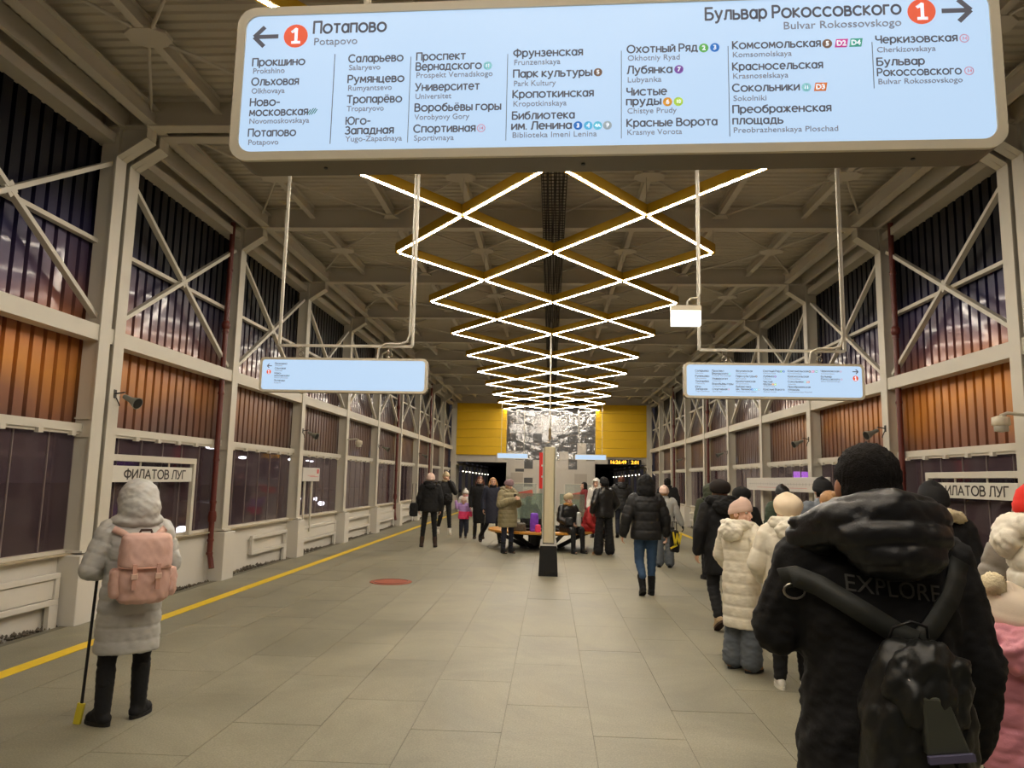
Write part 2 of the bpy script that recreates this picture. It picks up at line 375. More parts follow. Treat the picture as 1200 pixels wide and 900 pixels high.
win_n = 0
def side_wall(side):
    global win_n
    nm = 'wall_left' if side < 0 else 'wall_right'
    S = side
    def X(a, b): return (min(S * a, S * b), max(S * a, S * b))
    w = MB(); x0, x1 = X(5.30, 5.55); w.box(x0, x1, YA, YEND + 0.4, -0.3, 0.73)
    W = w.build(nm, M_PLINTH, kind='structure')
    x0, x1 = X(5.22, 5.56)
    MB().box(x0, x1, YA, YEND, 0.73, 0.75).build('sill', mat('sill_dusty', (170, 158, 132), 0.8, var=0.2, scale=8), W)
    ys = COLY + [YEND + 0.02]
    # long members: wall beam, rail, eaves beam
    x0, x1 = X(5.16, 5.34)
    MB().box(x0, x1, YA, YEND, 3.12, 3.30).build('wall_beam', M_WHITE, W)
    x0, x1 = X(5.27, 5.37)
    MB().box(x0, x1, YA, YEND, 2.08, 2.17).build('window_rail', M_WHITE, W)
    x0, x1 = X(5.2, 5.42)
    MB().box(x0, x1, YA, YEND, 5.50, 5.62).build('eaves_beam', M_ROOF, W)
    x0, x1 = X(5.42, 5.60)
    MB().box(x0, x1, YA, YEND, 5.56, 6.06).build('eaves_panel', M_ROOF, W)
    x0, x1 = X(5.30, 5.38)
    MB().box(x0, x1, YA, YEND, 4.28, 4.33).build('mid_rail', M_WHITE, W)
    for i, y in enumerate(COLY):
        dbl = abs(y - 8.1) < 0.01
        ya, yb = (y - 0.36, y + 0.36) if dbl else (y - 0.2, y + 0.2)
        x0, x1 = X(5.05, 5.32)
        MB().box(x0, x1, ya, yb, -0.05, 0.73).build('plinth', M_PLINTH, W, bevel=0.008)
        m = MB()
        for yy in ([y - 0.14, y + 0.14] if dbl else [y]):
            x0, x1 = X(5.16, 5.36); m.box(x0, x1, yy - 0.06, yy + 0.06, 0.75, 5.9)
        c = m.build('column', M_WHITE, W)
        for yy in ([y - 0.14, y + 0.14] if dbl else [y]):
            f = MB(); x0, x1 = X(5.142, 5.16); f.box(x0, x1, yy - 0.10, yy + 0.10, 0.75, 5.33)
            f.bar((S * 5.151, yy, 5.325), (S * 4.80, yy, 5.56), 0.20, 0.018, (0, 0, 1))
            f.bar((S * 4.81, yy, 5.55), (S * 4.81, yy, 5.72), 0.018, 0.20, (0, 1, 0))
            f.build('column_flange', M_WHITE, c)
            g = MB(); g.prism([(S * 5.16, 5.30), (S * 4.80, 5.56), (S * 4.80, 5.9), (S * 5.16, 5.9)], yy - 0.008, yy + 0.008, 'y')
            g.build('knee_plate', M_ROOF, c)
            b = MB()
            x0, x1 = X(5.10, 5.36); b.box(x0, x1, yy - 0.12, yy + 0.12, 0.75, 0.775)
            x0, x1 = X(5.15, 5.36)
            b.box(x0, x1, yy - 0.085, yy + 0.085, 2.02, 2.04); b.box(x0, x1, yy - 0.085, yy + 0.085, 2.22, 2.24)
            b.build('base_plate', M_WHITE, c)
        y2 = COLY[i + 1] if i + 1 < len(COLY) else YEND
        a, b_ = y + 0.1, y2 - 0.1
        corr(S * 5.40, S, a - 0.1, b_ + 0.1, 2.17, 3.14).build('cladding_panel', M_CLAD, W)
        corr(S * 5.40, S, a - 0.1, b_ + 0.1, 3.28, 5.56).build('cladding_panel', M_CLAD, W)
        # X brace
        z0, z1 = 3.36, 5.30
        for q, (za, zb) in enumerate(((z0, z1), (z1, z0))):
            MB().bar((S * (5.25 + 0.004 * q), a + 0.02, za), (S * (5.25 + 0.004 * q), b_ - 0.02, zb), 0.05, 0.07, (1, 0, 0)).build('cross_brace', M_WHITE, W)
        ym = (y + y2) / 2; zm = (z0 + z1) / 2
        MB().prism([(ym - 0.09, zm), (ym, zm + 0.09), (ym + 0.09, zm), (ym, zm - 0.09)], S * 5.235 - 0.012, S * 5.235 + 0.012, 'x').build('brace_plate', M_WHITE, W)
        # window of six panes
        win_n += 1
        wf = MB()
        x0, x1 = X(5.29, 5.37)
        wf.box(x0, x1, a, b_, 0.75, 0.785); wf.box(x0, x1, a, b_, 2.05, 2.08)
        npan = 6; pw = (b_ - a) / npan
        for k in range(npan):
            yy = a + (k + 0.5) * pw
            x0, x1 = X(5.25, 5.30); wf.box(x0, x1, yy - 0.035, yy + 0.035, 2.03, 2.08)
        WN = wf.build('window_%d' % win_n, M_WHITE, kind='structure')
        for k in range(npan):
            x0, x1 = X(5.350, 5.356)
            MB().box(x0, x1, a + k * pw + 0.004, a + (k + 1) * pw - 0.004, 0.785, 2.05).build('pane', M_PANE, WN)
            if k:
                x0, x1 = X(5.340, 5.362)
                MB().box(x0, x1, a + k * pw - 0.005, a + k * pw + 0.005, 0.785, 2.05).build('mullion', mat('mullion_mauve', (128, 116, 112), 0.4, var=0), WN)
        # rail frame on the dado
        if y > 3 and not (S < 0 and abs(y - 8.1) < 0.1):
            fy0, fy1 = (y + 0.55, y2 - 0.35)
            if abs(y - 4.75) < 0.1: fy0, fy1 = y + 0.4, y2 - 0.4
            if abs(y - 11.45) < 0.1: fy0, fy1 = 12.75, 14.45
            x0, x1 = X(5.215, 5.265)
            fr = MB()
            fr.box(x0, x1, fy0, fy1, 0.50, 0.56); fr.box(x0, x1, fy0, fy1, 0.23, 0.29)
            fr.box(x0, x1, fy0, fy0 + 0.06, 0.29, 0.50); fr.box(x0, x1, fy1 - 0.07, fy1, 0.29, 0.50)
            F = fr.build('rail_frame', M_PLINTH, W, bevel=0.006)
            lg = MB(); lg.box(x0, x1, fy1 - 0.14, fy1, -0.02, 0.23); lg.build('frame_foot', M_PLINTH, F)
            br = MB()
            for zz in (0.27, 0.48):
                for yy in (fy0 + 0.03, fy1 - 0.03):
                    x0, x1 = X(5.26, 5.31); br.box(x0, x1, yy - 0.02, yy + 0.02, zz - 0.02, zz + 0.02)
            br.build('frame_bracket', M_PLINTH, F)
            if i % 2 == 1 or abs(y - 4.75) < 0.1:
                x0, x1 = X(5.235, 5.30); MB().box(x0, x1, fy0 + 0.07, fy1 - 0.08, 0.30, 0.49).build('frame_panel', M_PLINTH, F)
    # gravel strip
    gv = MB()
    for k in range(2600):
        yy = rng.uniform(4.5, 30); s = rng.uniform(0.012, 0.03) * (1 if rng.rand() < 0.9 else 1.5)
        xx = S * rng.uniform(5.215, 5.295); zz = -0.02 + rng.uniform(0, 0.035) * (1 + 0.8 * math.sin(yy * 2.1))
        q = [Vector((rng.uniform(0.7, 1.3) * s * dx, rng.uniform(0.7, 1.3) * s * dy, rng.uniform(0.6, 1.1) * s * dz)) for dx, dy, dz in ((1, 0, 0), (-1, 0, 0), (0, 1, 0), (0, -1, 0), (0, 0, 1), (0, 0, -1))]
        gv.add([(xx + v.x * 0.7, yy + v.y, zz + v.z) for v in q], [(0, 2, 4), (2, 1, 4), (1, 3, 4), (3, 0, 4), (2, 0, 5), (1, 2, 5), (3, 1, 5), (0, 3, 5)])
    gv.build('gravel', M_GRAVEL, kind='stuff', label='brown gravel lying in the gap along the foot of the %s wall' % ('left' if S < 0 else 'right'), category='gravel')
    return W
WL = side_wall(-1); WR = side_wall(1)

# ---- roof
dk = MB(); pts = []; y = YA
while y < YEND + 0.5:
    pts += [(y, 0), (y + 0.05, 0), (y + 0.065, 1), (y + 0.125, 1), (y + 0.14, 0)]; y += 0.14
vs = []; fs = []
for (yy, d) in pts:
    z = 6.06 + 0.022 * d; vs += [(-5.6, yy, z), (5.6, yy, z)]
for k in range(len(pts) - 1):
    if (k % 5) == 4: continue
    fs.append((2 * k, 2 * k + 1, 2 * k + 3, 2 * k + 2))
CE = dk.add(vs, fs).build('ceiling', M_DECK, kind='structure')
MB().box(-5.62, 5.62, YA, YEND + 0.6, 6.12, 6.2).build('roof_slab', M_DECK, CE)
for y in COLY:
    for yy in ((y - 0.14, y + 0.14) if abs(y - 8.1) < 0.01 else (y,)):
        MB().ibeam((-5.3, yy, 5.88), (5.3, yy, 5.88), 0.18, 0.36, 0.02).build('crossbeam', M_ROOF, CE)
YB = YEND
for i, y in enumerate(COLY):
    y2 = COLY[i + 1] if i + 1 < len(COLY) else YEND
    ym = (y + y2) / 2
    for x in (-4.0, -2.67, -1.33, 0.0, 1.33, 2.67, 4.0):
        MB().ibeam((x, y + 0.02, 5.965), (x, y2 - 0.02, 5.965), 0.09, 0.17, 0.012).build('purlin', M_ROOF, CE)
    for s in (-1, 1):
        MB().ibeam((s * 4.78, y, 5.83), (s * 4.78, y2, 5.83), 0.13, 0.22, 0.016).build('edge_beam', M_ROOF, CE)
        MB().bar((s * 5.12, y, 5.80), (s * 5.12, y2, 5.80), 0.05, 0.22).build('edge_channel', M_ROOF, CE)
        zz = 5.89
        for (xa, ya, xb, yb) in ((4.85, y + 0.1, 4.0, ym), (4.85, y2 - 0.1, 4.0, ym), (4.0, ym, 2.67, y + 0.08), (4.0, ym, 2.67, y2 - 0.08),
                                 (2.67, y + 0.08, 1.33, ym), (2.67, y2 - 0.08, 1.33, ym), (1.33, ym, 0.0, y + 0.08), (1.33, ym, 0.0, y2 - 0.08)):
            MB().tube([(s * xa, ya, zz), (s * xb, yb, zz)], 0.018, 6, False).build('roof_brace', M_ROOF, CE)
        for xg in (4.0, 1.33):
            g = MB(); g.prism([(s * xg + a * 0.21, ym + b * 0.16) for a, b in ((1, 0.45), (0.45, 1), (-0.45, 1), (-1, 0.45), (-1, -0.45), (-0.45, -1), (0.45, -1), (1, -0.45))], 5.87, 5.905)
            g.build('gusset_plate', M_ROOF, CE)
        g = MB(); g.prism([(s * 2.67 - 0.13, y2 - 0.09), (s * 2.67 + 0.13, y2 - 0.09), (s * 2.67 + 0.06, y2 - 0.26), (s * 2.67 - 0.06, y2 - 0.26)], 5.85, 5.87)
        g.build('gusset_plate', M_ROOF, CE)

# ---- cable tray under the ridge
t = empty('cable_tray', (0, 0, 5.62), label='dark wire-mesh cable tray running along the middle of the ceiling', category='cable tray')
tm = MB()
for x in (-0.17, -0.085, 0.0, 0.085, 0.17): tm.bar((x, 4, 0), (x, 38, 0), 0.012, 0.012)
for x in (-0.17, 0.17): tm.bar((x, 4, 0.06), (x, 38, 0.06), 0.012, 0.012)
y = 4.0
while y < 30:
    tm.bar((-0.17, y, 0), (0.17, y, 0), 0.012, 0.01); 
    for x in (-0.17, 0.17): tm.bar((x, y, 0), (x, y, 0.07), 0.01, 0.01)
    y += 0.11
tm.build('tray_mesh', M_TRAY, t)
for k in range(9):
    x = -0.14 + k * 0.035
    pts = [(x + 0.012 * math.sin(k * 2.1 + yy * 1.3), yy, 0.012 + 0.01 * (k % 3) + 0.006 * math.sin(yy * 2 + k)) for yy in np.arange(4, 38.1, 0.8)]
    MB().tube(pts, 0.009, 5).build('cable', M_TRAY, t)

# ---- end wall
EW = MB().box(-5.3, -2.32, YEND, YEND + 0.25, 2.50, 2.86).box(2.32, 5.3, YEND, YEND + 0.25, 2.50, 2.86).box(-5.3, 5.3, YEND + 0.03, YEND + 0.25, 2.86, 6.1)
EW.box(-2.32, 2.32, YEND + 0.03, YEND + 0.25, -0.1, 6.1)
EW = EW.build('wall_back', M_GREYT, kind='structure')
for s in (-1, 1):
    for k in range(6):
        z0 = 2.87 + k * 0.455; z1 = min(z0 + 0.447, 5.6)
        x0, x1 = sorted((s * 2.34, s * 4.98))
        MB().box(x0, x1, YEND - 0.10, YEND + 0.03, z0, z1).build('yellow_panel', M_YELLOW, EW, bevel=0.004)
    MB().box(*sorted((s * 4.98, s * 5.25)), YEND - 0.08, YEND + 0.03, 0, 5.65).build('corner_post', M_WHITE, EW)
cw = 4.62 / 10
for i in range(10):
    for j in range(12):
        x = -2.31 + i * cw; z = 5.42 - (j + 1) * cw
        if z < -0.05: z0 = 0.0
        z0, z1 = z + 0.004, z + cw - 0.004
        if z1 < 0.05: continue
        z0 = max(z0, 0.0)
        is_door = (i in (0, 7) and z1 < 2.05) 
        if is_door: continue
        e = abs(i - 4.5)
        lim = {0: 5, 1: 6, 2: 7, 3: 6, 4: 5, 5: 6, 6: 5, 7: 6, 8: 4, 9: 6}[i]
        mir = j < lim
        if (i, j) in ((2, 8), (1, 7), (7, 6)): mir = True
        o = MB().box(x + 0.004, x + cw - 0.004, YEND - 0.03, YEND + 0.03, z0, z1).build('mirror_tile' if mir else 'wall_tile', M_MIRROR if mir else M_GREYT, EW)
        if mir:
            c = Vector((x + cw / 2, YEND, (z0 + z1) / 2))
            o.data.transform(Matrix.Translation(-c)); o.location = c
            o.rotation_euler = (rng.uniform(-0.03, 0.03), 0, rng.uniform(-0.03, 0.03))
dn = 0
for x in (-2.10, 1.23):
    dn += 1
    D = MB().box(x - 0.03, x + 0.72, YEND - 0.045, YEND + 0.02, 0, 2.03).build('door_%d' % dn, M_GREYT, kind='structure')
    dl = MB().box(x + 0.02, x + 0.67, YEND - 0.07, YEND - 0.04, 0.02, 1.97).build('door_leaf', M_DOOR, D)
    MB().tube([(x + 0.60, YEND - 0.08, 1.0), (x + 0.60, YEND - 0.12, 1.0), (x + 0.50, YEND - 0.12, 1.0)], 0.012, 6).build('door_handle', M_STEEL, dl)
# passages beyond the end wall
PS = MB()
for s in (-1, 1):
    x0, x1 = sorted((s * 2.32, s * 2.2)); PS.box(x0, x1, YEND + 0.25, 62, 0, 3.4)
PS.box(-5.3, 5.3, YEND + 0.2, 62, 2.62, 2.75)
PS.box(-5.3, 5.3, 61, 61.3, 0, 3.4)
PS = PS.build('wall_passage', M_DARK, kind='structure')
for s in (-1, 1):
    for k in range(7):
        y = 40.5 + k * 3.2
        MB().box(*sorted((s * 5.1, s * 5.3)), y - 0.1, y + 0.1, 0, 2.7).build('passage_post', M_WHITE, PS)
    MB().box(*sorted((s * 5.25, s * 5.3)), YEND, 61, 0, 0.8).build('passage_dado', M_PLINTH, PS)
    MB().box(*sorted((s * 4.9, s * 5.25)), YEND, 61, 2.35, 2.45).build('passage_beam', M_ROOF, PS)
M_DOT = mat('small_lamp_glow', (255, 240, 220), 0.4, var=0, emit=(1, 0.88, 0.7), es=12)
for s in (-1, 1):
    for k in range(9):
        y = 41.2 + k * 1.6 + 0.06 * k * k
        L_ = empty('passage_lamp', (s * 4.95, y, 2.02 - 0.01 * k), label='small round lamp in the row along the %s passage beyond the end wall' % ('left' if s < 0 else 'right'), category='lamp', group='small lamps along the passages')
        MB().ell((0, 0, 0), (0.032, 0.032, 0.03), 8, 5).build('bulb', M_DOT, L_)
        MB().box(-0.02, 0.02, -0.02, 0.02, 0.04, 0.34).build('stem', M_BLACK, L_)

# ================================================================== LIGHT LATTICE
LZ = 5.30
LR = empty('ceiling_light_lattice', (0, 0, LZ), label='large diamond lattice of yellow-sided white light bars hung under the ceiling', category='ceiling light')
HW = 1.285; HB = BAY / 2
blen = math.hypot(HW, HB) - 0.06
bar_me = MB().box(-0.045, 0.045, -blen / 2, blen / 2, 0.012, 0.15).mesh('housing', M_GOLD)
dif_me = MB().box(-0.0145, 0.0145, -blen / 2 + 0.01, blen / 2 - 0.01, 0.006, 0.0125).mesh('diffuser', M_LAMP)
ang = math.atan2(HW, HB)
row = 0
y = 11.45 - 4 * BAY
while y < YEND - 0.3:
    for half in (0, 1):
        ya = y + half * HB                      # from ya to ya + HB
        if ya + HB > YEND + 0.1: continue
        for cx in (-HW, HW):
            for sgn in (-1, 1):
                # half 0: B (0, +-2HW) -> A (+-HW);  half 1: A -> B
                xm = cx + sgn * HW / 2; a = sgn * ang * (1 if half == 0 else -1)
                h = inst(bar_me, 'light_bar', LR, (xm, ya + HB / 2, 0), rz=a)
                inst(dif_me, 'diffuser', h)
    for x in (-2 * HW, 0, 2 * HW):
        MB().lathe([(0.035, 0), (0.035, 0.15)], (x, y, 0.0), 8).build('joint', M_GOLD, LR)
        MB().tube([(x, y, 0.15), (x, y, 0.74)], 0.004, 4).build('suspension_wire', M_STEEL, LR)
    for x in (-HW, HW):
        MB().lathe([(0.035, 0), (0.035, 0.15)], (x, y + HB, 0.0), 8).build('joint', M_GOLD, LR)
        MB().tube([(x, y + HB, 0.15), (x, y + HB, 0.6)], 0.004, 4).build('suspension_wire', M_STEEL, LR)
    y += BAY

# ================================================================== SIGNS
TEXTS = [
    ('b', 'Прокшино', -1.0178, 0.1564, 0.0699, 0.0242), ('l', 'Prokshino', -1.0162, 0.0963, 0.0458, 0.0174), ('b', 'Ольховая', -1.0163, 0.1397, 0.0092, 0.024), ('l', 'Olkhovaya', -1.0163, 0.1003, -0.0166, 0.0173),
    ('b', 'Ново-', -1.0163, 0.0873, -0.0544, 0.0239), ('b', 'московская', -1.016, 0.1722, -0.0853, 0.0238), ('l', 'Novomoskovskaya', -1.0169, 0.1795, -0.1097, 0.0171), ('b', 'Потапово', -1.0157, 0.1401, -0.1482, 0.0236),
    ('l', 'Potapovo', -1.0157, 0.091, -0.1743, 0.017), ('b', 'Потапово', -0.8391, 0.2145, 0.1674, 0.0379), ('l', 'Potapovo', -0.8385, 0.1311, 0.1298, 0.0232), ('b', 'Саларьево', -0.7294, 0.1589, 0.0731, 0.024),
    ('l', 'Salaryevo', -0.7289, 0.0934, 0.0484, 0.0172), ('b', 'Румянцево', -0.7287, 0.1633, 0.0096, 0.0238), ('l', 'Rumyantsevo', -0.729, 0.1296, -0.0149, 0.0171), ('b', 'Тропарёво', -0.7281, 0.1587, -0.0526, 0.0236),
    ('l', 'Troparyovo', -0.7284, 0.1084, -0.0777, 0.017), ('b', 'Юго-', -0.7281, 0.07, -0.1177, 0.0234), ('b', 'Западная', -0.7291, 0.1395, -0.1469, 0.0233), ('l', 'Yugo-Zapadnaya', -0.728, 0.1647, -0.1694, 0.0168),
    ('b', 'Проспект', -0.5297, 0.1406, 0.0733, 0.0238), ('b', 'Вернадского', -0.5303, 0.1881, 0.0428, 0.0237), ('l', 'Prospekt Vernadskogo', -0.5301, 0.2211, 0.0192, 0.0171), ('b', 'Университет', -0.5297, 0.1834, -0.0199, 0.0235),
    ('l', 'Universitet', -0.5302, 0.1045, -0.0452, 0.0169), ('b', 'Воробьёвы горы', -0.5288, 0.2449, -0.0822, 0.0233), ('l', 'Vorobyovy Gory', -0.5296, 0.1571, -0.108, 0.0168), ('b', 'Спортивная', -0.5299, 0.1747, -0.1458, 0.0231),
    ('l', 'Sportivnaya', -0.5297, 0.1151, -0.1706, 0.0166), ('b', 'Фрунзенская', -0.2493, 0.1939, 0.0755, 0.0235), ('l', 'Frunzenskaya', -0.2495, 0.1327, 0.0505, 0.0169), ('b', 'Парк культуры', -0.2488, 0.2201, 0.0131, 0.0233),
    ('l', 'Park Kultury', -0.249, 0.1199, -0.0135, 0.0168), ('b', 'Кропоткинская', -0.2493, 0.225, -0.0487, 0.0232), ('l', 'Kropotkinskaya', -0.2495, 0.1515, -0.0743, 0.0167), ('b', 'Библиотека', -0.2495, 0.1726, -0.1126, 0.023),
    ('b', 'им. Ленина', -0.2506, 0.1658, -0.1431, 0.0229), ('l', 'Biblioteka Imeni Lenina', -0.2501, 0.2366, -0.1674, 0.0165), ('b', 'Охотный Ряд', 0.0706, 0.1929, 0.0781, 0.0232), ('l', 'Okhotniy Ryad', 0.0706, 0.1448, 0.0542, 0.0167),
    ('b', 'Лубянка', 0.0705, 0.1226, 0.0157, 0.023), ('l', 'Lubyanka', 0.0698, 0.095, -0.0106, 0.0166), ('b', 'Чистые', 0.0698, 0.1081, -0.049, 0.0229), ('b', 'пруды', 0.0688, 0.0932, -0.0775, 0.0228),
    ('l', 'Chistye Prudy', 0.0697, 0.1357, -0.1028, 0.0164), ('b', 'Красные Ворота', 0.0697, 0.2439, -0.1412, 0.0226), ('l', 'Krasnye Vorota', 0.0687, 0.1507, -0.1655, 0.0163), ('b', 'Комсомольская', 0.3607, 0.2356, 0.0813, 0.023),
    ('l', 'Komsomolskaya', 0.3588, 0.1604, 0.0559, 0.0165), ('b', 'Красносельская', 0.3595, 0.2406, 0.0178, 0.0228), ('l', 'Krasnoselskaya', 0.3583, 0.15, -0.0074, 0.0164), ('b', 'Сокольники', 0.3583, 0.1778, -0.0451, 0.0226),
    ('l', 'Sokolniki', 0.3587, 0.0894, -0.0727, 0.0163), ('b', 'Преображенская', 0.358, 0.2596, -0.1076, 0.0224), ('b', 'площадь', 0.3574, 0.1322, -0.1399, 0.0223), ('l', 'Preobrazhenskaya Ploschad', 0.3569, 0.2781, -0.1651, 0.0161),
    ('b', 'Черкизовская', 0.7447, 0.2112, 0.086, 0.0226), ('l', 'Cherkizovskaya', 0.7451, 0.154, 0.0589, 0.0163), ('b', 'Бульвар', 0.7448, 0.1226, 0.0209, 0.0224), ('b', 'Рокоссовского', 0.7444, 0.2171, -0.0097, 0.0223),
    ('l', 'Bulvar Rokossovskogo', 0.744, 0.2197, -0.0337, 0.0161), ('b', 'Бульвар Рокоссовского', 0.2883, 0.5248, 0.1709, 0.0371), ('l', 'Bulvar Rokossovskogo', 0.4979, 0.3154, 0.135, 0.023),
]
ICONS = [(-0.8294, -0.0759, 0.0127, '', 'teal'), (-0.3236, 0.0508, 0.0123, '11', 'aqua'), (-0.3377, -0.137, 0.0121, '14', 'ring'), (-0.0111, 0.0221, 0.0119, '5', 'brown'), (-0.0658, -0.1351, 0.0123, '3', 'blue'), (-0.0374, -0.1357, 0.0123, '4', 'sky'), (-0.0113, -0.1363, 0.0123, '4A', 'cyan'), (0.0156, -0.1361, 0.0123, '9', 'grey'), (0.2814, 0.0863, 0.0129, '2', 'green'), (0.3118, 0.0869, 0.0128, '3', 'blue'), (0.2127, 0.0245, 0.0124, '7', 'purple'), (0.1808, -0.0709, 0.0128, '6', 'orange'), (0.2104, -0.0708, 0.0128, '10', 'lime'), (0.615, 0.0886, 0.013, '5', 'brown'), (0.5553, -0.0377, 0.0125, '11', 'aqua'), (0.9751, 0.0929, 0.0126, '14', 'ring'), (0.9821, -0.0014, 0.0125, '14', 'ring'), (-0.8928, 0.1603, 0.0361, '1', 'red'), (0.8682, 0.1752, 0.0369, '1', 'red'), (0.6521, 0.0889, 0.0193, 'D2', 'magenta'), (0.6907, 0.0895, 0.0192, 'D4', 'jade'), (0.5925, -0.0372, 0.0192, 'D3', 'rust')]
ICOL = dict(teal=(40, 110, 100), aqua=(130, 190, 200), ring=(190, 140, 165), brown=(112, 88, 74), blue=(40, 110, 190), sky=(90, 180, 225), cyan=(100, 190, 220), grey=(150, 165, 175), green=(90, 165, 80), purple=(120, 80, 160), orange=(205, 145, 50), lime=(170, 205, 80), red=(222, 92, 62), magenta=(190, 70, 140), jade=(60, 150, 130), rust=(200, 110, 50))
M_TXW = mat('white_ink', (235, 238, 240), 0.6, var=0, emit=(0.75, 0.85, 1.0), es=0.7)
for k, c in ICOL.items(): mat('icon_' + k, c, 0.6, var=0, emit=srgb(*c), es=0.6)

def fit_text(body, width, cap, m, parent, loc, bold=0.0, name='lettering'):
    size = cap / 0.727
    o = text(body, size, m, name, parent, bold * size, loc=loc)
    w = max(v.co.x for v in o.data.vertices) if len(o.data.vertices) else 1
    o.scale = (width / max(w, 1e-4), 1, 1)
    return o

# ---- a plain stroke alphabet (Cyrillic), each glyph a list of centre lines in a cap-height-1 box
def _arc(cx, cy, rx, ry, a0, a1, n=10): return [(cx + rx * math.cos(R(a0 + (a1 - a0) * k / n)), cy + ry * math.sin(R(a0 + (a1 - a0) * k / n))) for k in range(n + 1)]
_b1 = [(0, 0.56)] + _arc(0.34, 0.28, 0.28, 0.28, 90, -90) + [(0, 0)]
CAPS = {
 'А': (0.80, [[(0, 0), (0.4, 1), (0.8, 0)], [(0.14, 0.33), (0.66, 0.33)]]),
 'Б': (0.62, [[(0.56, 1), (0, 1), (0, 0)], _b1]),
 'В': (0.62, [[(0, 0), (0, 1)], [(0, 1)] + _arc(0.30, 0.77, 0.24, 0.23, 90, -90) + [(0, 0.54)], _b1]),
 'Г': (0.52, [[(0.52, 1), (0, 1), (0, 0)]]),
 'Д': (0.84, [[(0.12, 0), (0.26, 1), (0.70, 1), (0.70, 0)], [(0, -0.2), (0, 0), (0.84, 0), (0.84, -0.2)]]),
 'Е': (0.54, [[(0.54, 1), (0, 1), (0, 0), (0.54, 0)], [(0, 0.52), (0.48, 0.52)]]),
 'Ж': (0.96, [[(0.48, 0), (0.48, 1)], [(0.02, 1), (0.46, 0.5), (0, 0)], [(0.94, 1), (0.50, 0.5), (0.96, 0)]]),
 'З': (0.56, [_arc(0.26, 0.76, 0.24, 0.24, 140, -90), _arc(0.26, 0.27, 0.30, 0.27, 90, -145)]),
 'И': (0.68, [[(0, 1), (0, 0), (0.68, 1), (0.68, 0)]]),
 'Й': (0.68, [[(0, 1), (0, 0), (0.68, 1), (0.68, 0)], _arc(0.34, 1.30, 0.14, 0.12, 200, 340, 5)]),
 'К': (0.62, [[(0, 0), (0, 1)], [(0.58, 1), (0.03, 0.5), (0.62, 0)]]),
 'Л': (0.70, [[(0, 0), (0.10, 0.04), (0.24, 1), (0.70, 1), (0.70, 0)]]),
 'М': (0.82, [[(0, 0), (0.06, 1), (0.41, 0.25), (0.76, 1), (0.82, 0)]]),
 'Н': (0.66, [[(0, 0), (0, 1)], [(0.66, 0), (0.66, 1)], [(0, 0.52), (0.66, 0.52)]]),
 'О': (0.92, [_arc(0.46, 0.5, 0.46, 0.50, 0, 360, 22)]),
 'П': (0.66, [[(0, 0), (0, 1), (0.66, 1), (0.66, 0)]]),
 'Р': (0.58, [[(0, 0), (0, 1)], [(0, 1)] + _arc(0.30, 0.72, 0.28, 0.28, 90, -90) + [(0, 0.44)]]),
 'С': (0.80, [_arc(0.46, 0.5, 0.46, 0.50, 48, 312, 18)]),
 'Т': (0.66, [[(0, 1), (0.66, 1)], [(0.33, 1), (0.33, 0)]]),
 'У': (0.68, [[(0, 1), (0.36, 0.30)], [(0.68, 1), (0.30, 0.12), (0.20, 0.0), (0.04, 0.0)]]),
 'Ф': (0.90, [[(0.45, -0.06), (0.45, 1.06)], _arc(0.45, 0.52, 0.45, 0.36, 0, 360, 20)]),
 'Х': (0.66, [[(0, 0), (0.66, 1)], [(0, 1), (0.66, 0)]]),
 'Ц': (0.76, [[(0, 1), (0, 0), (0.76, 0), (0.76, -0.2)], [(0.64, 1), (0.64, 0)]]),
 'Ч': (0.60, [[(0, 1), (0, 0.66)] + _arc(0.24, 0.66, 0.24, 0.22, 180, 270, 5) + [(0.60, 0.50)], [(0.60, 1), (0.60, 0)]]),
 'Ш': (0.96, [[(0, 1), (0, 0), (0.96, 0), (0.96, 1)], [(0.48, 0), (0.48, 1)]]),
 'Щ': (1.06, [[(0, 1), (0, 0), (1.06, 0), (1.06, -0.2)], [(0.47, 0), (0.47, 1)], [(0.94, 0), (0.94, 1)]]),
 'Ы': (0.88, [[(0, 1), (0, 0)], _b1, [(0.88, 0), (0.88, 1)]]),
 'Ь': (0.62, [[(0, 1), (0, 0)], _b1]),
 'Э': (0.76, [_arc(0.30, 0.5, 0.46, 0.50, 132, -132, 16), [(0.22, 0.5), (0.76, 0.5)]]),
 'Ю': (1.12, [[(0, 0), (0, 1)], [(0, 0.5), (0.26, 0.5)], _arc(0.69, 0.5, 0.43, 0.50, 0, 360, 20)]),
 'Я': (0.60, [[(0.60, 0), (0.60, 1)], [(0.60, 1)] + _arc(0.30, 0.72, 0.28, 0.28, 90, 270) + [(0.60, 0.44)], [(0.30, 0.44), (0.02, 0)]]),
 '-': (0.34, [[(0, 0.40), (0.34, 0.40)]]), '.': (0.02, [[(0, 0.02), (0.02, 0.02)]]),
 '1': (0.50, [[(0.02, 0.80), (0.28, 1), (0.28, 0)], [(0.04, 0), (0.52, 0)]]),
}
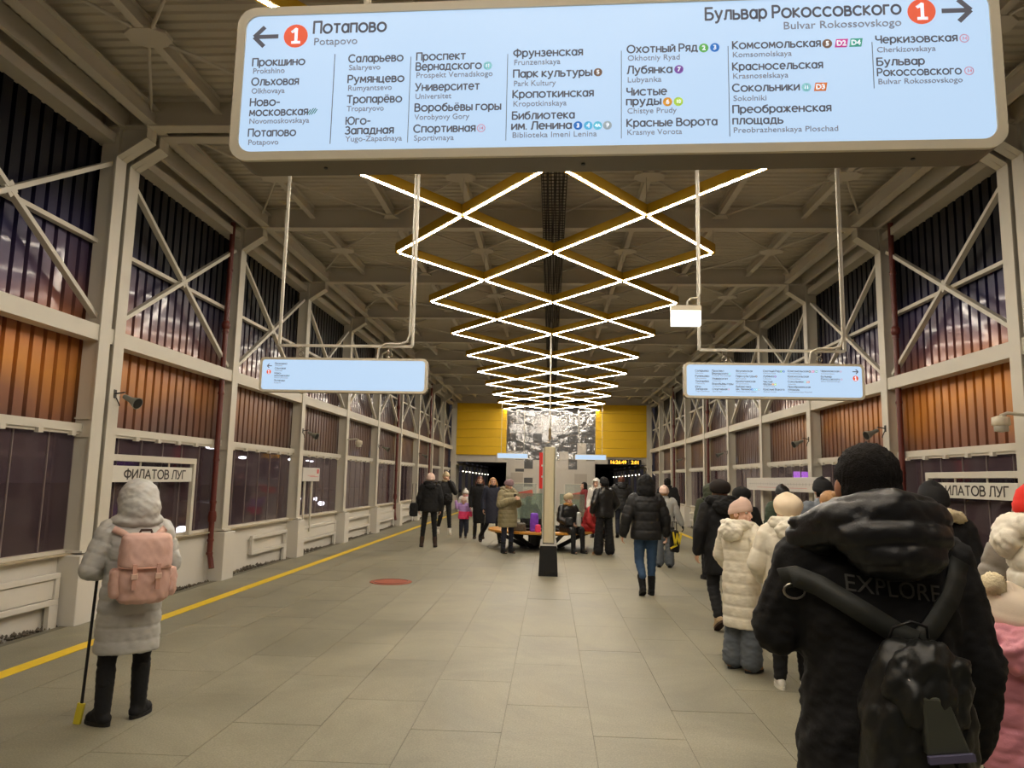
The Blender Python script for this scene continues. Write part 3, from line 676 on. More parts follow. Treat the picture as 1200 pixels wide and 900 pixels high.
LOW = {
 'а': (0.56, [_arc(0.28, 0.36, 0.28, 0.36, 0, 360, 18), [(0.56, 0.72), (0.56, 0)]]),
 'б': (0.60, [_arc(0.30, 0.34, 0.30, 0.34, 0, 360, 18), [(0.0, 0.34), (0.02, 0.66), (0.14, 0.86), (0.54, 1.0)]]),
 'е': (0.60, [[(0.02, 0.38), (0.60, 0.38)] + _arc(0.30, 0.37, 0.30, 0.37, 5, 310, 16)]),
 'р': (0.58, [[(0, -0.26), (0, 0.74)], _arc(0.29, 0.37, 0.29, 0.37, 0, 360, 18)]),
 'у': (0.56, [[(0, 0.74), (0.29, 0.06)], [(0.56, 0.74), (0.22, -0.16), (0.12, -0.26), (0.02, -0.26)]]),
 'ф': (0.86, [[(0.43, -0.26), (0.43, 1.0)], _arc(0.43, 0.37, 0.43, 0.37, 0, 360, 20)]),
}
LOW['ё'] = (0.60, LOW['е'][1] + [[(0.16, 0.98), (0.18, 0.98)], [(0.42, 0.98), (0.44, 0.98)]])
def stroke_text(body, width, cap, m, parent, loc, wt=0.13, name='station_name', centre=False):
    b = MB(); x = 0.0
    for ch in body:
        if ch == ' ': x += 0.34; continue
        if ch in CAPS: w, ls = CAPS[ch]
        elif ch in LOW: w, ls = LOW[ch]
        else:
            w, ls = CAPS[ch.upper()]; w *= 0.80; ls = [[(q[0] * 0.80, q[1] * 0.74) for q in l] for l in ls]
        for l in ls:
            for i in range(len(l) - 1):
                (x0, z0), (x1, z1) = l[i], l[i + 1]; dx, dz = x1 - x0, z1 - z0; L = math.hypot(dx, dz) or 1e-6; px, pz = -dz / L * wt / 2, dx / L * wt / 2; ex, ez = dx / L * wt * 0.30, dz / L * wt * 0.30
                b.add([(x + x0 + px - ex, 0, z0 + pz - ez), (x + x0 - px - ex, 0, z0 - pz - ez), (x + x1 - px + ex, 0, z1 - pz + ez), (x + x1 + px + ex, 0, z1 + pz + ez)], [(0, 1, 2, 3)])
        x += w + 0.22
    x -= 0.22; sx = width / x
    b.v = [(v[0] * sx - (width / 2 if centre else 0), v[1], v[2] * cap) for v in b.v]
    o = bpy.data.objects.new(name, b.mesh(name, m, fix=False)); COL.objects.link(o); o.parent = parent; o.location = loc
    return o

def icon(parent, u, v, r, s, c, y):
    m = MATS['icon_' + c]
    if c in ('magenta', 'jade', 'rust'):
        b = MB().prism([(-0.9 * r, -0.62 * r), (0.75 * r, -0.62 * r), (0.98 * r, 0.62 * r), (-0.67 * r, 0.62 * r)], -0.0006, 0.0006, 'y')
    elif c == 'ring':
        b = MB()
        for k in range(20):
            a0, a1 = 2 * math.pi * k / 20, 2 * math.pi * (k + 1) / 20
            b.add([(q * math.cos(a), 0, q * math.sin(a)) for a in (a0, a1) for q in (0.78 * r, r)], [(0, 1, 3, 2)])
    elif c == 'teal':
        b = MB()
        for k in range(4):
            x = (-0.75 + 0.5 * k) * r; h = math.sqrt(max(0.05, 1 - (x / r) ** 2)) * r
            b.add([(x - 0.12 * r - h * 0.5, 0, -h * .8), (x + 0.14 * r - h * 0.5, 0, -h * .8), (x + 0.14 * r + h * 0.5, 0, h * .8), (x - 0.12 * r + h * 0.5, 0, h * .8)], [(0, 1, 2, 3)])
    else:
        b = MB().prism([(r * math.cos(2 * math.pi * k / 24), r * math.sin(2 * math.pi * k / 24)) for k in range(24)], -0.0006, 0.0006, 'y')
    o = b.build('line_badge', m, parent, (u, y, v))
    if s == '1': stroke_text('1', 0.62 * r, 1.15 * r, M_TXW, o, (0, -0.0012, -0.57 * r), 0.2, 'badge_number', True)
    elif s:
        size = r * (1.45 if len(s) == 1 else 1.05)
        text(s, size, m if c == 'ring' else M_TXW, 'badge_number', o, 0.03 * size, 'CENTER', loc=(0, -0.0012, -0.36 * size))

def arrow(parent, u, v, L, y, left=True):
    s = -1 if left else 1; t = 0.17 * L
    b = MB().box(-L / 2, L / 2, -0.0005, 0.0005, -t / 2, t / 2)
    for q in (-1, 1): b.bar((s * L / 2, 0, 0), (s * (L / 2 - 0.42 * L), 0, q * 0.42 * L), 0.001, t, (s * 0.7, 0, q * 0.7))
    b.build('arrow', M_INK, parent, (u, y, v))

def sign_box(name, label, W, Hh, D, rad, loc, rz=0, group=None):
    r = empty(name, loc, rz, label=label, category='sign')
    if group: r['group'] = group
    a = MB(); a.prism(rrect(W, Hh, rad, 8), 0.0, D, 'y'); a.build('casing', M_FRAMEDK, r, bevel=0.006)
    n = len(rrect(W, Hh, rad, 8)); fo = rrect(W, Hh, rad, 8); fi = rrect(W - 0.052, Hh - 0.052, rad * 0.72, 8)
    f = MB(); vs = [(x, -0.008, z) for x, z in fo] + [(x, -0.008, z) for x, z in fi] + [(x, 0.004, z) for x, z in fo] + [(x, 0.0, z) for x, z in fi]
    fs = []
    for k in range(n):
        k2 = (k + 1) % n; fs += [(k, k2, n + k2, n + k), (k, 2 * n + k, 2 * n + k2, k2), (n + k, n + k2, 3 * n + k2, 3 * n + k)]
    f.add(vs, fs); f.build('frame', M_FRAME, r)
    MB().prism(fi, -0.003, 0.002, 'y').build('lit_panel', M_SIGNLIT, r)
    return r

def big_texts(r, sel, sc, du, dv, y):
    for k, s, u, w, v, cap in TEXTS:
        if not sel(u, v): continue
        b = k == 'b'
        if b: stroke_text(s, w * sc, cap * sc * 0.94, M_INK, r, (u * sc + du, y, v * sc + dv), 0.185)
        else: fit_text(s, w * sc, cap * sc, M_INK2, r, (u * sc + du, y, v * sc + dv), 0.0, 'latin_name')
    for u, v, rr, s, c in ICONS:
        if sel(u, v): icon(r, u * sc + du, v * sc + dv, rr * sc, s, c, y)

big = sign_box('hanging_route_sign', 'big backlit blue-white route sign with brown frame, nearest, overhead at top of picture', 2.14, 0.475, 0.11, 0.055, (0.13, 1.92, 2.78), -0.028)
big_texts(big, lambda u, v: True, 1.0, 0, -0.015, -0.0045)
arrow(big, -0.982, 0.146, 0.073, -0.0045, True); arrow(big, 0.959, 0.160, 0.076, -0.0045, False)
M_SEP = mat('faint_separator', (150, 165, 185), 0.6, var=0)
for u, z0, z1, m in ((-0.772, -0.19, 0.085, M_INK), (-0.547, -0.19, 0.07, M_SEP), (-0.267, -0.19, 0.07, M_SEP), (0.054, -0.19, 0.07, M_SEP), (0.348, -0.19, 0.075, M_SEP), (0.734, -0.06, 0.075, M_SEP)):
    MB().box(u - 0.001, u + 0.001, -0.0045, -0.0035, z0, z1).build('separator', m, big)
for x in (-0.7, 0.7):
    MB().tube([(x, 0.05, 0.23), (x, 0.05, 0.36)], 0.012, 8).tube([(x - 0.03, 0.05, 0.36), (x + 0.03, 0.05, 0.36)], 0.012, 8).build('hanger_eye', M_FRAME, big)
MB().tube([(-0.7, 0.05, 3.0), (-0.7, 0.05, 0.37), (0.7, 0.05, 0.37), (0.7, 0.05, 3.0)], 0.018, 8).build('hanger_pipe', M_WHITE, big)
for x in (-0.8, -0.05, 0.85):
    MB().lathe([(0.006, -0.003), (0.006, 0)], (x, 0.05, -0.2375), 8).build('screw', M_BLACK, big)

def small_sign(name, label, cx, W, y, zc, left):
    r = sign_box(name, label, W, 0.40, 0.10, 0.05, (cx, y, zc), 0)
    if left:
        big_texts(r, lambda u, v: u < -0.80 and v < 0.09, 0.9, 0.118, 0.055, -0.0045)
        arrow(r, -0.86, 0.10, 0.055, -0.0045, True); icon(r, -0.865, 0.03, 0.026, '1', 'red', -0.0045)
    else:
        big_texts(r, lambda u, v: u > -0.76 and v < 0.125, 0.93, -0.18, 0.028, -0.0045)
        arrow(r, 0.885, 0.115, 0.06, -0.0045, False); icon(r, 0.885, 0.04, 0.03, '1', 'red', -0.0045)
    a, b = (-0.78, 0.78) if left else (-0.80, 0.80)
    MB().box(a - 0.015, a + 0.015, 0.035, 0.065, 0.35, 2.9).box(b - 0.015, b + 0.015, 0.035, 0.065, 0.35, 2.9).box(a, b, 0.035, 0.065, 0.335, 0.365).build('hanger_frame', M_WHITE, r)
    s = 1
    MB().tube([(b - 0.03, 0.02, 2.9), (b - 0.03, 0.02, 0.48), (b - 0.06, 0.02, 0.40), (b - 0.14, 0.02, 0.375), (b - 0.30, 0.02, 0.375), (b - 0.38, 0.02, 0.33), (b - 0.40, 0.03, 0.2)], 0.012, 8).build('conduit', M_WHITE, r)
    for x in (-0.52, 0.52):
        m = MB()
        for zz, rr in ((0.31, 0.022), (0.25, 0.028)):
            m.tube([(x + rr * math.cos(q), 0.05, zz + rr * math.sin(q)) for q in np.linspace(0, 2 * math.pi, 13)], 0.006, 6, False)
        m.build('chain_link', M_STEEL, r)
    return r
small_sign('hanging_route_sign', 'mostly blank backlit blue sign with left arrow hanging on left side', -2.385, 1.94, 8.1, 2.785, True)
small_sign('hanging_route_sign', 'backlit blue sign full of small station names hanging on right side', 2.455, 1.96, 8.1, 2.78, False)
for s, lab in ((-1, 'small far blank backlit blue sign left of the metal totem, before the end wall'), (1, 'small far blank backlit blue sign right of the metal totem, before the end wall')):
    cx = -1.83 if s < 0 else 1.90
    r = sign_box('hanging_route_sign', lab, 1.50, 0.27, 0.08, 0.04, (cx, 34.9, 2.74))
    MB().box(-0.56, -0.54, 0.03, 0.05, 0.13, 3.0).box(0.54, 0.56, 0.03, 0.05, 0.13, 3.0).build('hanger_frame', M_WHITE, r)

# light box beside the right sign
lb = empty('light_box', (1.49, 8.05, 3.50), label='small glowing white box lamp on a bent pipe left of the right sign', category='lamp')
MB().box(-0.165, 0.165, -0.05, 0.05, 0.05, 0.11).build('housing', M_FRAME, lb)
MB().box(-0.16, 0.16, -0.045, 0.045, -0.115, 0.05).build('lit_panel', mat('lightbox_white', (255, 255, 250), 0.4, var=0, emit=(1, 0.95, 0.82), es=2.6), lb)
MB().tube([(0.02, 0, 0.11), (0.02, 0, 0.16), (0.06, 0, 0.20), (0.13, 0, 0.205), (0.165, 0.02, 0.26), (0.165, 0.03, 2.15)], 0.011, 8).build('pipe', M_WHITE, lb)

# LED clock boards
M_LED = mat('led_amber', (255, 180, 30), 0.4, var=0, emit=(1.0, 0.50, 0.04), es=2.2)
for (cx, w, s, lab) in ((3.50, 1.05, '16:26:49', 'black digital clock with amber digits 16:26:49 above the right passage'), (4.38, 0.62, '2:01', 'small black digital counter with amber digits 2:01 beside the clock')):
    r = empty('digital_clock', (cx, YEND - 0.1, 2.62), label=lab, category='clock')
    MB().box(-w / 2, w / 2, -0.05, 0.04, -0.135, 0.135).build('casing', M_BLACK, r)
    text(s, 0.25, M_LED, 'digits', r, 0.006, 'CENTER', loc=(0, -0.055, -0.09))

# station name frames
def name_frame(S):
    r = empty('station_name_sign', (S * 5.235, 9.43, 0.75), R(90) if S < 0 else R(-90), label='cream framed station name board standing against the %s wall' % ('left' if S < 0 else 'right'), category='sign')
    # local x runs along the wall as read, local -y faces the hall
    L2 = 1.08 if S < 0 else 1.05
    f = MB(); f.box(-L2, -L2 + 0.075, -0.02, 0.04, 0, 1.10).box(L2 - 0.075, L2, -0.02, 0.04, 0, 1.10).box(-L2, L2, -0.022, 0.042, 1.02, 1.10)
    f.build('frame', M_WHITE, r, bevel=0.005)
    b = MB().box(-L2 + 0.105, L2 - 0.105, -0.012, 0.03, 0.765, 0.965).build('board', mat('name_board_white', (216, 212, 200), 0.4, var=0.02), r, bevel=0.004)
    for x in (-0.35, 0.35): MB().box(x - 0.008, x + 0.008, 0, 0.016, 0.965, 1.02).build('board_clip', M_WHITE, r)
    stroke_text('ФИЛАТОВ ЛУГ', 1.50, 0.112, mat('name_ink', (52, 44, 36), 0.6, var=0), r, (0.03, -0.0135, 0.808), 0.175, 'lettering', True)
    return r
name_frame(-1); name_frame(1)

# line maps
M_MAP = mat('map_board_white', (206, 202, 196), 0.35, var=0.03); M_MAPRED = mat('map_red', (200, 70, 66), 0.5, var=0); M_MAPG = mat('map_grey', (150, 146, 146), 0.5, var=0)
r = empty('line_map_board', (-5.20, 15.6, 0.55), R(90), label='small white line map board on two posts at the left wall', category='map board')
MB().box(-0.32, -0.26, 0, 0.03, -0.12, 1.0).box(0.14, 0.20, 0, 0.03, -0.12, 1.0).build('post', M_WHITE, r)
MB().box(-0.55, 0.55, -0.03, -0.005, 0.96, 1.25).build('board', M_MAP, r, bevel=0.005)
MB().box(0.35, 0.47, -0.034, -0.03, 1.13, 1.22).box(-0.1, 0.45, -0.034, -0.03, 1.055, 1.065).box(-0.25, 0.2, -0.034, -0.03, 1.08, 1.088).build('map_print', M_MAPRED, r)
r = empty('line_map_board', (5.0, 16.1, 0.55), R(-90), label='long white line map board with red square behind the queue, right wall', category='map board')
MB().box(-2.3, -2.24, 0.0, 0.03, -0.1, 1.2).box(-0.4, -0.34, 0.0, 0.03, -0.1, 1.2).box(1.9, 1.96, 0.0, 0.03, -0.1, 1.2).build('post', M_WHITE, r)
MB().box(-2.75, 2.75, -0.03, 0.0, 0.95, 1.24).build('board', M_MAP, r, bevel=0.005)
mp = MB().box(-2.5, 2.3, -0.033, -0.03, 1.10, 1.106)
for k in range(26): mp.box(-2.4 + k * 0.18, -2.395 + k * 0.18, -0.033, -0.03, 1.075, 1.13)
mp.build('map_print', M_MAPG, r)
MB().box(2.42, 2.66, -0.034, -0.03, 1.08, 1.21).box(-1.8, 1.6, -0.034, -0.03, 1.02, 1.026).build('map_emblem', M_MAPRED, r)

# drain pipes
def drain(S, y, low):
    r = empty('drain_pipe', (S * 5.22, y, 0), label='red-brown drain pipe running down beside the %s column of the %s wall' % (low, 'left' if S < 0 else 'right'), category='pipe')
    MB().tube([(0, 0, 5.7), (0, 0, 0.42), (-S * 0.02, 0, 0.34), (-S * 0.06, -0.03, 0.2)], 0.042, 12).build('pipe', M_REDPIPE, r)
    for z in (4.9, 3.9, 2.9, 1.85, 1.2, 0.62, 0.42):
        MB().lathe([(0.05, -0.02), (0.052, 0), (0.05, 0.02)], (0, 0, z), 12).build('pipe_clamp', M_REDPIPE, r)
    MB().lathe([(0.06, -0.08), (0.065, 0.0), (0.055, 0.08)], (0, 0, 0.98), 12).build('inspection_collar', M_REDPIPE, r)
    MB().ell((0, 0, 4.0), (0.07, 0.07, 0.09), 10, 7).build('pipe_joint', M_REDPIPE, r)
drain(-1, 11.14, 'second'); drain(-1, 24.5, 'sixth'); drain(-1, 31.2, 'eighth')
drain(1, 11.14, 'second'); drain(1, 24.5, 'sixth'); drain(1, 31.2, 'eighth')

# horn speakers and cameras on the columns
def horn(S, y, z, lab):
    r = empty('horn_speaker', (S * 5.14, y, z), 0, label=lab, category='speaker')
    d = Vector((-S * 0.85, -0.22, -0.38)).normalized()
    m = MB(); p = Vector((-S * 0.12, 0, 0))
    m.tube([p, p + d * 0.10, p + d * 0.13, p + d * 0.22], [0.030, 0.034, 0.042, 0.072], 14); m.build('horn', M_GREYCAM, r)
    q = MB(); q.tube([p + d * 0.215, p + d * 0.222], [0.058, 0.062], 14); q.build('horn_mouth', M_BLACK, r)
    b = MB(); b.bar((0, 0, 0.03), p + Vector((0, 0, 0.05)), 0.03, 0.012); b.bar((0, 0, -0.02), (0, 0, 0.08), 0.05, 0.012, (1, 0, 0)); b.build('bracket', M_BLACK, r)
    MB().tube([(0, 0.03, -0.01), (-S * 0.02, 0.08, -0.1), (S * 0.03, 0.12, -0.08), (S * 0.06, 0.2, 0.02)], 0.007, 5).build('cable', M_BLACK, r)
    return r
for S in (-1, 1):
    nm = 'left' if S < 0 else 'right'
    for k, (idx, o) in enumerate(((0, 'first'), (2, 'third'), (4, 'fifth'), (6, 'seventh'))):
        if S > 0 and idx == 0: continue
        horn(S, 8.1 + BAY * idx + (0.14 if idx == 0 else 0), 2.52, 'grey horn loudspeaker on the %s column of the %s wall' % (o, nm))
    if S > 0: horn(S, 11.45, 2.50, 'grey horn loudspeaker with black cable on right column above the backpacker')
def dome(S, y, z, lab):
    r = empty('dome_camera', (S * 5.14, y, z), label=lab, category='camera')
    MB().tube([(0, 0, 0.08), (-S * 0.22, -0.02, 0.10), (-S * 0.30, -0.03, 0.07)], 0.018, 8).build('arm', M_WHITE, r)
    MB().lathe([(0.03, 0.07), (0.085, 0.05), (0.09, -0.03), (0.075, -0.04)], (-S * 0.30, -0.03, 0), 16).build('camera_housing', M_FRAME, r)
    MB().lathe([(0.07, -0.04), (0.068, -0.1), (0.0, -0.11)], (-S * 0.30, -0.03, 0), 16).build('lower_housing', M_WHITE, r)
dome(1, 8.1, 2.36, 'white round surveillance camera on an arm at right edge by orange sheet')
dome(-1, 18.15, 2.47, 'white round surveillance camera on the fourth column of the left wall')

# pole hanging from the roof
r = empty('ceiling_pole', (-0.03, 18.1, 2.62), label='thin grey pole hanging from the ceiling above the bench', category='pole')
MB().box(-0.018, 0.018, -0.018, 0.018, 0.25, 3.1).build('pole', M_STEEL, r)
MB().box(-0.032, 0.032, -0.032, 0.032, 0.0, 0.3).build('sleeve', mat('bronze_sleeve', (110, 92, 62), 0.4, 0.6, var=0.05), r)

# info totem seen edge on
r = empty('info_totem', (-0.02, 12.95, 0), label='tall brushed metal information totem, edge on, with black foot, centre of platform', category='totem')
MB().box(-0.165, 0.165, -0.16, 0.50, 0.0, 0.06).build('foot', M_BLACK, r)
MB().prism([(-0.165, 0.06), (0.165, 0.06), (0.145, 0.50), (0.10, 0.56), (-0.10, 0.56), (-0.145, 0.50)], -0.16, 0.50, 'y').build('base_cover', M_BLACK, r, bevel=0.01)
M_TOT = mat('totem_gold_steel', (236, 224, 190), 0.38, 0.4, var=0.04)
bl = MB(); prof = [(-0.095, 0.0), (-0.08, -0.035), (0.0, -0.05), (0.08, -0.035), (0.095, 0.0), (0.095, 0.40), (-0.095, 0.40)]
bl.prism(prof, 0.5, 2.22, 'z'); bl.build('blade', M_TOT, r, (0, -0.03, 0), bevel=0.004)
for s in (-1, 1): MB().box(s * 0.098 - 0.004 * 0, s * 0.118, -0.06, 0.36, 0.52, 2.2).build('side_panel', mat('totem_side_pale', (184, 186, 178), 0.3, var=0.03), r)
MB().prism([(-0.155, 0.47), (-0.135, 0.62), (-0.10, 0.645), (-0.10, 0.545), (0.10, 0.545), (0.10, 0.645), (0.135, 0.62), (0.155, 0.47), (0.14, 0.515), (-0.14, 0.515)], -0.175, -0.158, 'y').build('clamp', M_MAP, r)
r = empty('sos_column', (-0.23, 20.0, 0), label='thin bright red panel column standing just left behind the metal totem', category='column')
MB().box(-0.08, 0.10, -0.02, 0.10, 1.40, 2.38).build('red_panel', M_RED, r)
MB().box(-0.06, 0.08, 0.0, 0.10, 0.0, 1.40).build('post', M_STEEL, r)
for z in (1.7, 2.0): MB().box(-0.02, 0.04, -0.026, -0.02, z, z + 0.05).build('button', M_MAP, r)

# round bench
r = empty('round_bench', (-0.18, 18.05, 0), label='round wooden seat bench on black crossed legs behind the totem', category='bench')
seat = MB(); n = 16
for k in range(n):
    a0 = 2 * math.pi * k / n + 0.01; a1 = 2 * math.pi * (k + 1) / n - 0.01
    pts = [(q * math.cos(a), q * math.sin(a)) for a, q in ((a0, 0.85), (a0, 1.32), ((a0 + a1) / 2, 1.33), (a1, 1.32), (a1, 0.85))]
    MB().prism(pts, 0.40, 0.45).build('seat_segment', M_WOOD, r, bevel=0.004)
for k in range(8):
    a = 2 * math.pi * k / 8 + 0.2; ca, sa = math.cos(a), math.sin(a)
    MB().bar((1.15 * ca, 1.15 * sa, 0.39), (0.42 * ca, 0.42 * sa, 0.03), 0.05, 0.09).build('leg', M_BLACK, r)
MB().lathe([(0.55, 0.0), (0.55, 0.03), (0.3, 0.06), (0.3, 0.3), (1.2, 0.385), (1.2, 0.40), (0.85, 0.40), (0.85, 0.385)], n=24, smooth=False).build('base', M_BLACK, r)
MB().lathe([(0.83, 0.40), (0.83, 0.50), (0.79, 0.50), (0.79, 0.42)], n=28, smooth=False).build('planter_rim', M_BLACK, r)
M_GLASS = mat_clear('greenish_glass', (0.80, 0.88, 0.84), 0.35, (150, 165, 150))
for x in (-0.62, 0.42):
    g = MB(); g.box(x, x + 0.62, 0.25, 0.262, 0.68, 1.30); g.build('glass_screen', M_GLASS, r)

# glass display stands before the end wall
for s, lab in ((-1, 'white-framed glass screen with faint red print left of the totem'), (1, 'white-framed glass screen with faint red print right of the totem')):
    q = empty('glass_stand', (s * 0.95 if s > 0 else -0.92, 25.0, 0), label=lab, category='screen')
    f = MB().box(-0.47, -0.45, -0.015, 0.015, 0, 1.52).box(0.45, 0.47, -0.015, 0.015, 0, 1.52).box(-0.47, 0.47, -0.015, 0.015, 1.50, 1.52).box(-0.47, 0.47, -0.015, 0.015, 0.2, 0.23)
    f.build('frame', M_WHITE, q)
    MB().box(-0.45, 0.45, -0.004, 0.004, 0.23, 1.50).build('pane', mat_clear('hazy_glass', (0.9, 0.92, 0.9), 0.25, (205, 210, 204)), q)
    MB().prism([(-0.25, 1.18), (0.3, 1.30), (0.36, 1.1), (0.1, 1.0), (-0.28, 1.0)], -0.008, -0.005, 'y').build('red_print', mat('faded_red_print', (190, 96, 84), 0.6, var=0.1), q)

# outside: distant street lamps, cars, a neon box
M_STL = mat('street_lamp_glow', (255, 255, 255), 0.4, var=0, emit=(0.85, 0.92, 1.0), es=14)
for k, (x, y, z) in enumerate(((-17, 46, 2.6), (-21, 62, 2.8), (-19, 40, 2.2), (-24, 70, 3.0), (-15, 34, 2.4), (-13, 26.5, 2.6), (20, 58, 2.6), (24, 70, 2.8), (17, 40, 2.4))):
    q = empty('street_lamp', (x, y, -0.7), label='street lamp with a cold white head seen through the %s windows' % ('left' if x < 0 else 'right'), category='street lamp', group='street lamps outside the station')
    MB().tube([(0, 0, 0), (0, 0, z + 0.6), (0.3, 0, z + 0.75)], 0.05, 6).build('post', M_BLACK, q)
    MB().ell((0.35, 0, z + 0.7), (0.22, 0.16, 0.07), 10, 6).build('lamp_head', M_STL, q)
M_HEAD = mat('headlight_glow', (255, 255, 255), 0.4, var=0, emit=(0.85, 0.92, 1.0), es=16)
def car(x, y, rz, rgb, lab):
    q = empty('car', (x, y, -0.7), rz, label=lab, category='car', group='cars parked beyond the left wall')
    c = mat('car_%d' % rgb[0], rgb, 0.25, 0.3, var=0.03)
    MB().prism([(-2.1, 0.35), (2.1, 0.35), (2.12, 0.75), (1.2, 0.95), (0.5, 1.42), (-1.2, 1.45), (-1.9, 0.98), (-2.1, 0.9)], -0.85, 0.85, 'y').build('body', c, q, bevel=0.06)
    MB().prism([(1.0, 0.98), (0.45, 1.36), (-1.1, 1.39), (-1.6, 1.0)], -0.87, 0.87, 'y').build('side_window', M_BLACK, q)
    for a in (-1.3, 1.3):
        for b in (-0.8, 0.8): MB().tube([(a, b - 0.09, 0.33), (a, b + 0.09, 0.33)], 0.33, 16).build('wheel', M_BLACK, q)
    for b in (-0.6, 0.6): MB().ell((2.1, b, 0.68), (0.12, 0.20, 0.13), 8, 6).build('headlight', M_HEAD, q)
car(-11.0, 23.0, R(-64), (150, 150, 156), 'silver car with lit headlights parked outside the left windows')
car(-13.6, 45.0, R(-72), (90, 94, 100), 'dark grey car with lit headlights far outside the left windows')
car(-17.6, 52.5, R(-72), (120, 122, 130), 'grey car with lit headlights beside the dark grey one, outside left windows')
q = empty('neon_sign', (14.0, 41.0, 1.9), R(20), label='glowing violet neon box far outside the right windows', category='sign')
MB().box(-0.9, 0.9, 0, 0.3, 0, 0.5).build('casing', M_BLACK, q)
MB().box(-0.85, 0.85, -0.03, 0, 0.05, 0.45).build('lit_face', mat('violet_neon', (190, 90, 255), 0.4, var=0, emit=(0.55, 0.16, 1.0), es=3), q)
MB().box(-0.05, 0.05, 0.1, 0.2, -2.6, 0.02).build('post', M_BLACK, q)

# ================================================================== PEOPLE
def cap(mb, a, b, ra, rb, n=12, fl=None):
    """tapered capsule from a to b"""
    a, b = Vector(a), Vector(b); d = b - a; L = d.length
    if L < 1e-5: return mb.ell(a, (ra, ra, ra), n, 8)
    d.normalize(); x = d.orthogonal().normalized(); y = d.cross(x)
    rings = []
    for k in range(1, 4):
        t = math.pi / 2 * (1 - k / 4.0); rings.append((a - d * ra * math.sin(t), ra * math.cos(t)))
    rings += [(a, ra), (b, rb)]
    for k in range(1, 4):
        t = math.pi / 2 * (k / 4.0); rings.append((b + d * rb * math.sin(t), rb * math.cos(t)))
    vs = [a - d * ra] + [p + (x * math.cos(2 * math.pi * j / n) + y * math.sin(2 * math.pi * j / n)) * r for p, r in rings for j in range(n)] + [b + d * rb]
    fs = []
    for j in range(n): fs.append((0, 1 + (j + 1) % n, 1 + j))
    for i in range(len(rings) - 1):
        for j in range(n):
            fs.append((1 + i * n + j, 1 + i * n + (j + 1) % n, 1 + (i + 1) * n + (j + 1) % n, 1 + (i + 1) * n + j))
    e = len(vs) - 1; q = 1 + (len(rings) - 1) * n
    for j in range(n): fs.append((e, q + j, q + (j + 1) % n))
    return mb.add(vs, fs, True)

def chain(mb, pts, rs):
    for i in range(len(pts) - 1): cap(mb, pts[i], pts[i + 1], rs[i], rs[i + 1])
    return mb

def loft(mb, rings, n=24, e=2.4):
    """rings: (cx, cy, z, rx, ry) from low to high, closed"""
    vs = []; fs = []
    for (cx, cy, z, rx, ry) in rings:
        for k in range(n):
            a = 2 * math.pi * k / n; c, s = math.cos(a), math.sin(a)
            vs.append((cx + rx * math.copysign(abs(c) ** (2 / e), c), cy + ry * math.copysign(abs(s) ** (2 / e), s), z))
    for i in range(len(rings) - 1):
        for k in range(n): fs.append((i * n + k, i * n + (k + 1) % n, (i + 1) * n + (k + 1) % n, (i + 1) * n + k))
    fs.append(tuple(range(n))[::-1]); fs.append(tuple(range((len(rings) - 1) * n, len(rings) * n)))
    return mb.add(vs, fs, True)

TMP = bpy.data.scenes.new('tmp_build')
def remesh(mb, vox, smooth=3, fac=0.5, dec=None, name='m'):
    me = mb.mesh(name)
    o = bpy.data.objects.new('tmp', me); TMP.collection.objects.link(o)
    r = o.modifiers.new('r', 'REMESH'); r.mode = 'VOXEL'; r.voxel_size = vox; r.use_smooth_shade = True
    if smooth:
        s = o.modifiers.new('s', 'SMOOTH'); s.factor = fac; s.iterations = smooth
    if dec:
        d = o.modifiers.new('d', 'DECIMATE'); d.ratio = dec
    with bpy.context.temp_override(scene=TMP, view_layer=TMP.view_layers[0]):
        TMP.view_layers[0].update(); dg = TMP.view_layers[0].depsgraph
        out = bpy.data.meshes.new_from_object(o.evaluated_get(dg))
    bpy.data.objects.remove(o); bpy.data.meshes.remove(me)
    out.polygons.foreach_set('use_smooth', [True] * len(out.polygons))
    out.materials.clear()
    return out

def vget(me):
    v = np.empty(len(me.vertices) * 3); me.vertices.foreach_get('co', v); v = v.reshape(-1, 3)
    nn = np.empty(len(me.vertices) * 3); me.vertex_normals.foreach_get('vector', nn); return v, nn.reshape(-1, 3)
def vset(me, v): me.vertices.foreach_set('co', v.ravel()); me.update()

def noise3(v, f, seed=0.0):
    x, y, z = v[:, 0] * f, v[:, 1] * f, v[:, 2] * f
    return (np.sin(x * 1.7 + 1.3 * np.sin(y * 1.1 + seed) + seed) * np.cos(z * 1.9 + 1.1 * np.sin(x * 1.3 + seed * 2)) + 0.6 * np.sin(y * 2.9 + z * 2.3 + 1.7 * np.sin(x * 2.1 + seed * 3))) / 1.6

def seg_param(v, pts):
    """distance to polyline and arclength along it"""
    best = np.full(len(v), 1e9); s = np.zeros(len(v)); acc = 0.0
    for a, b in zip(pts[:-1], pts[1:]):
        a = np.array(a, float); b = np.array(b, float); d = b - a; L = np.linalg.norm(d)
        t = np.clip(((v - a) @ d) / (L * L), 0, 1); q = a + t[:, None] * d; dist = np.linalg.norm(v - q, axis=1)
        m = dist < best; best[m] = dist[m]; s[m] = acc + t[m] * L; acc += L
    return best, s

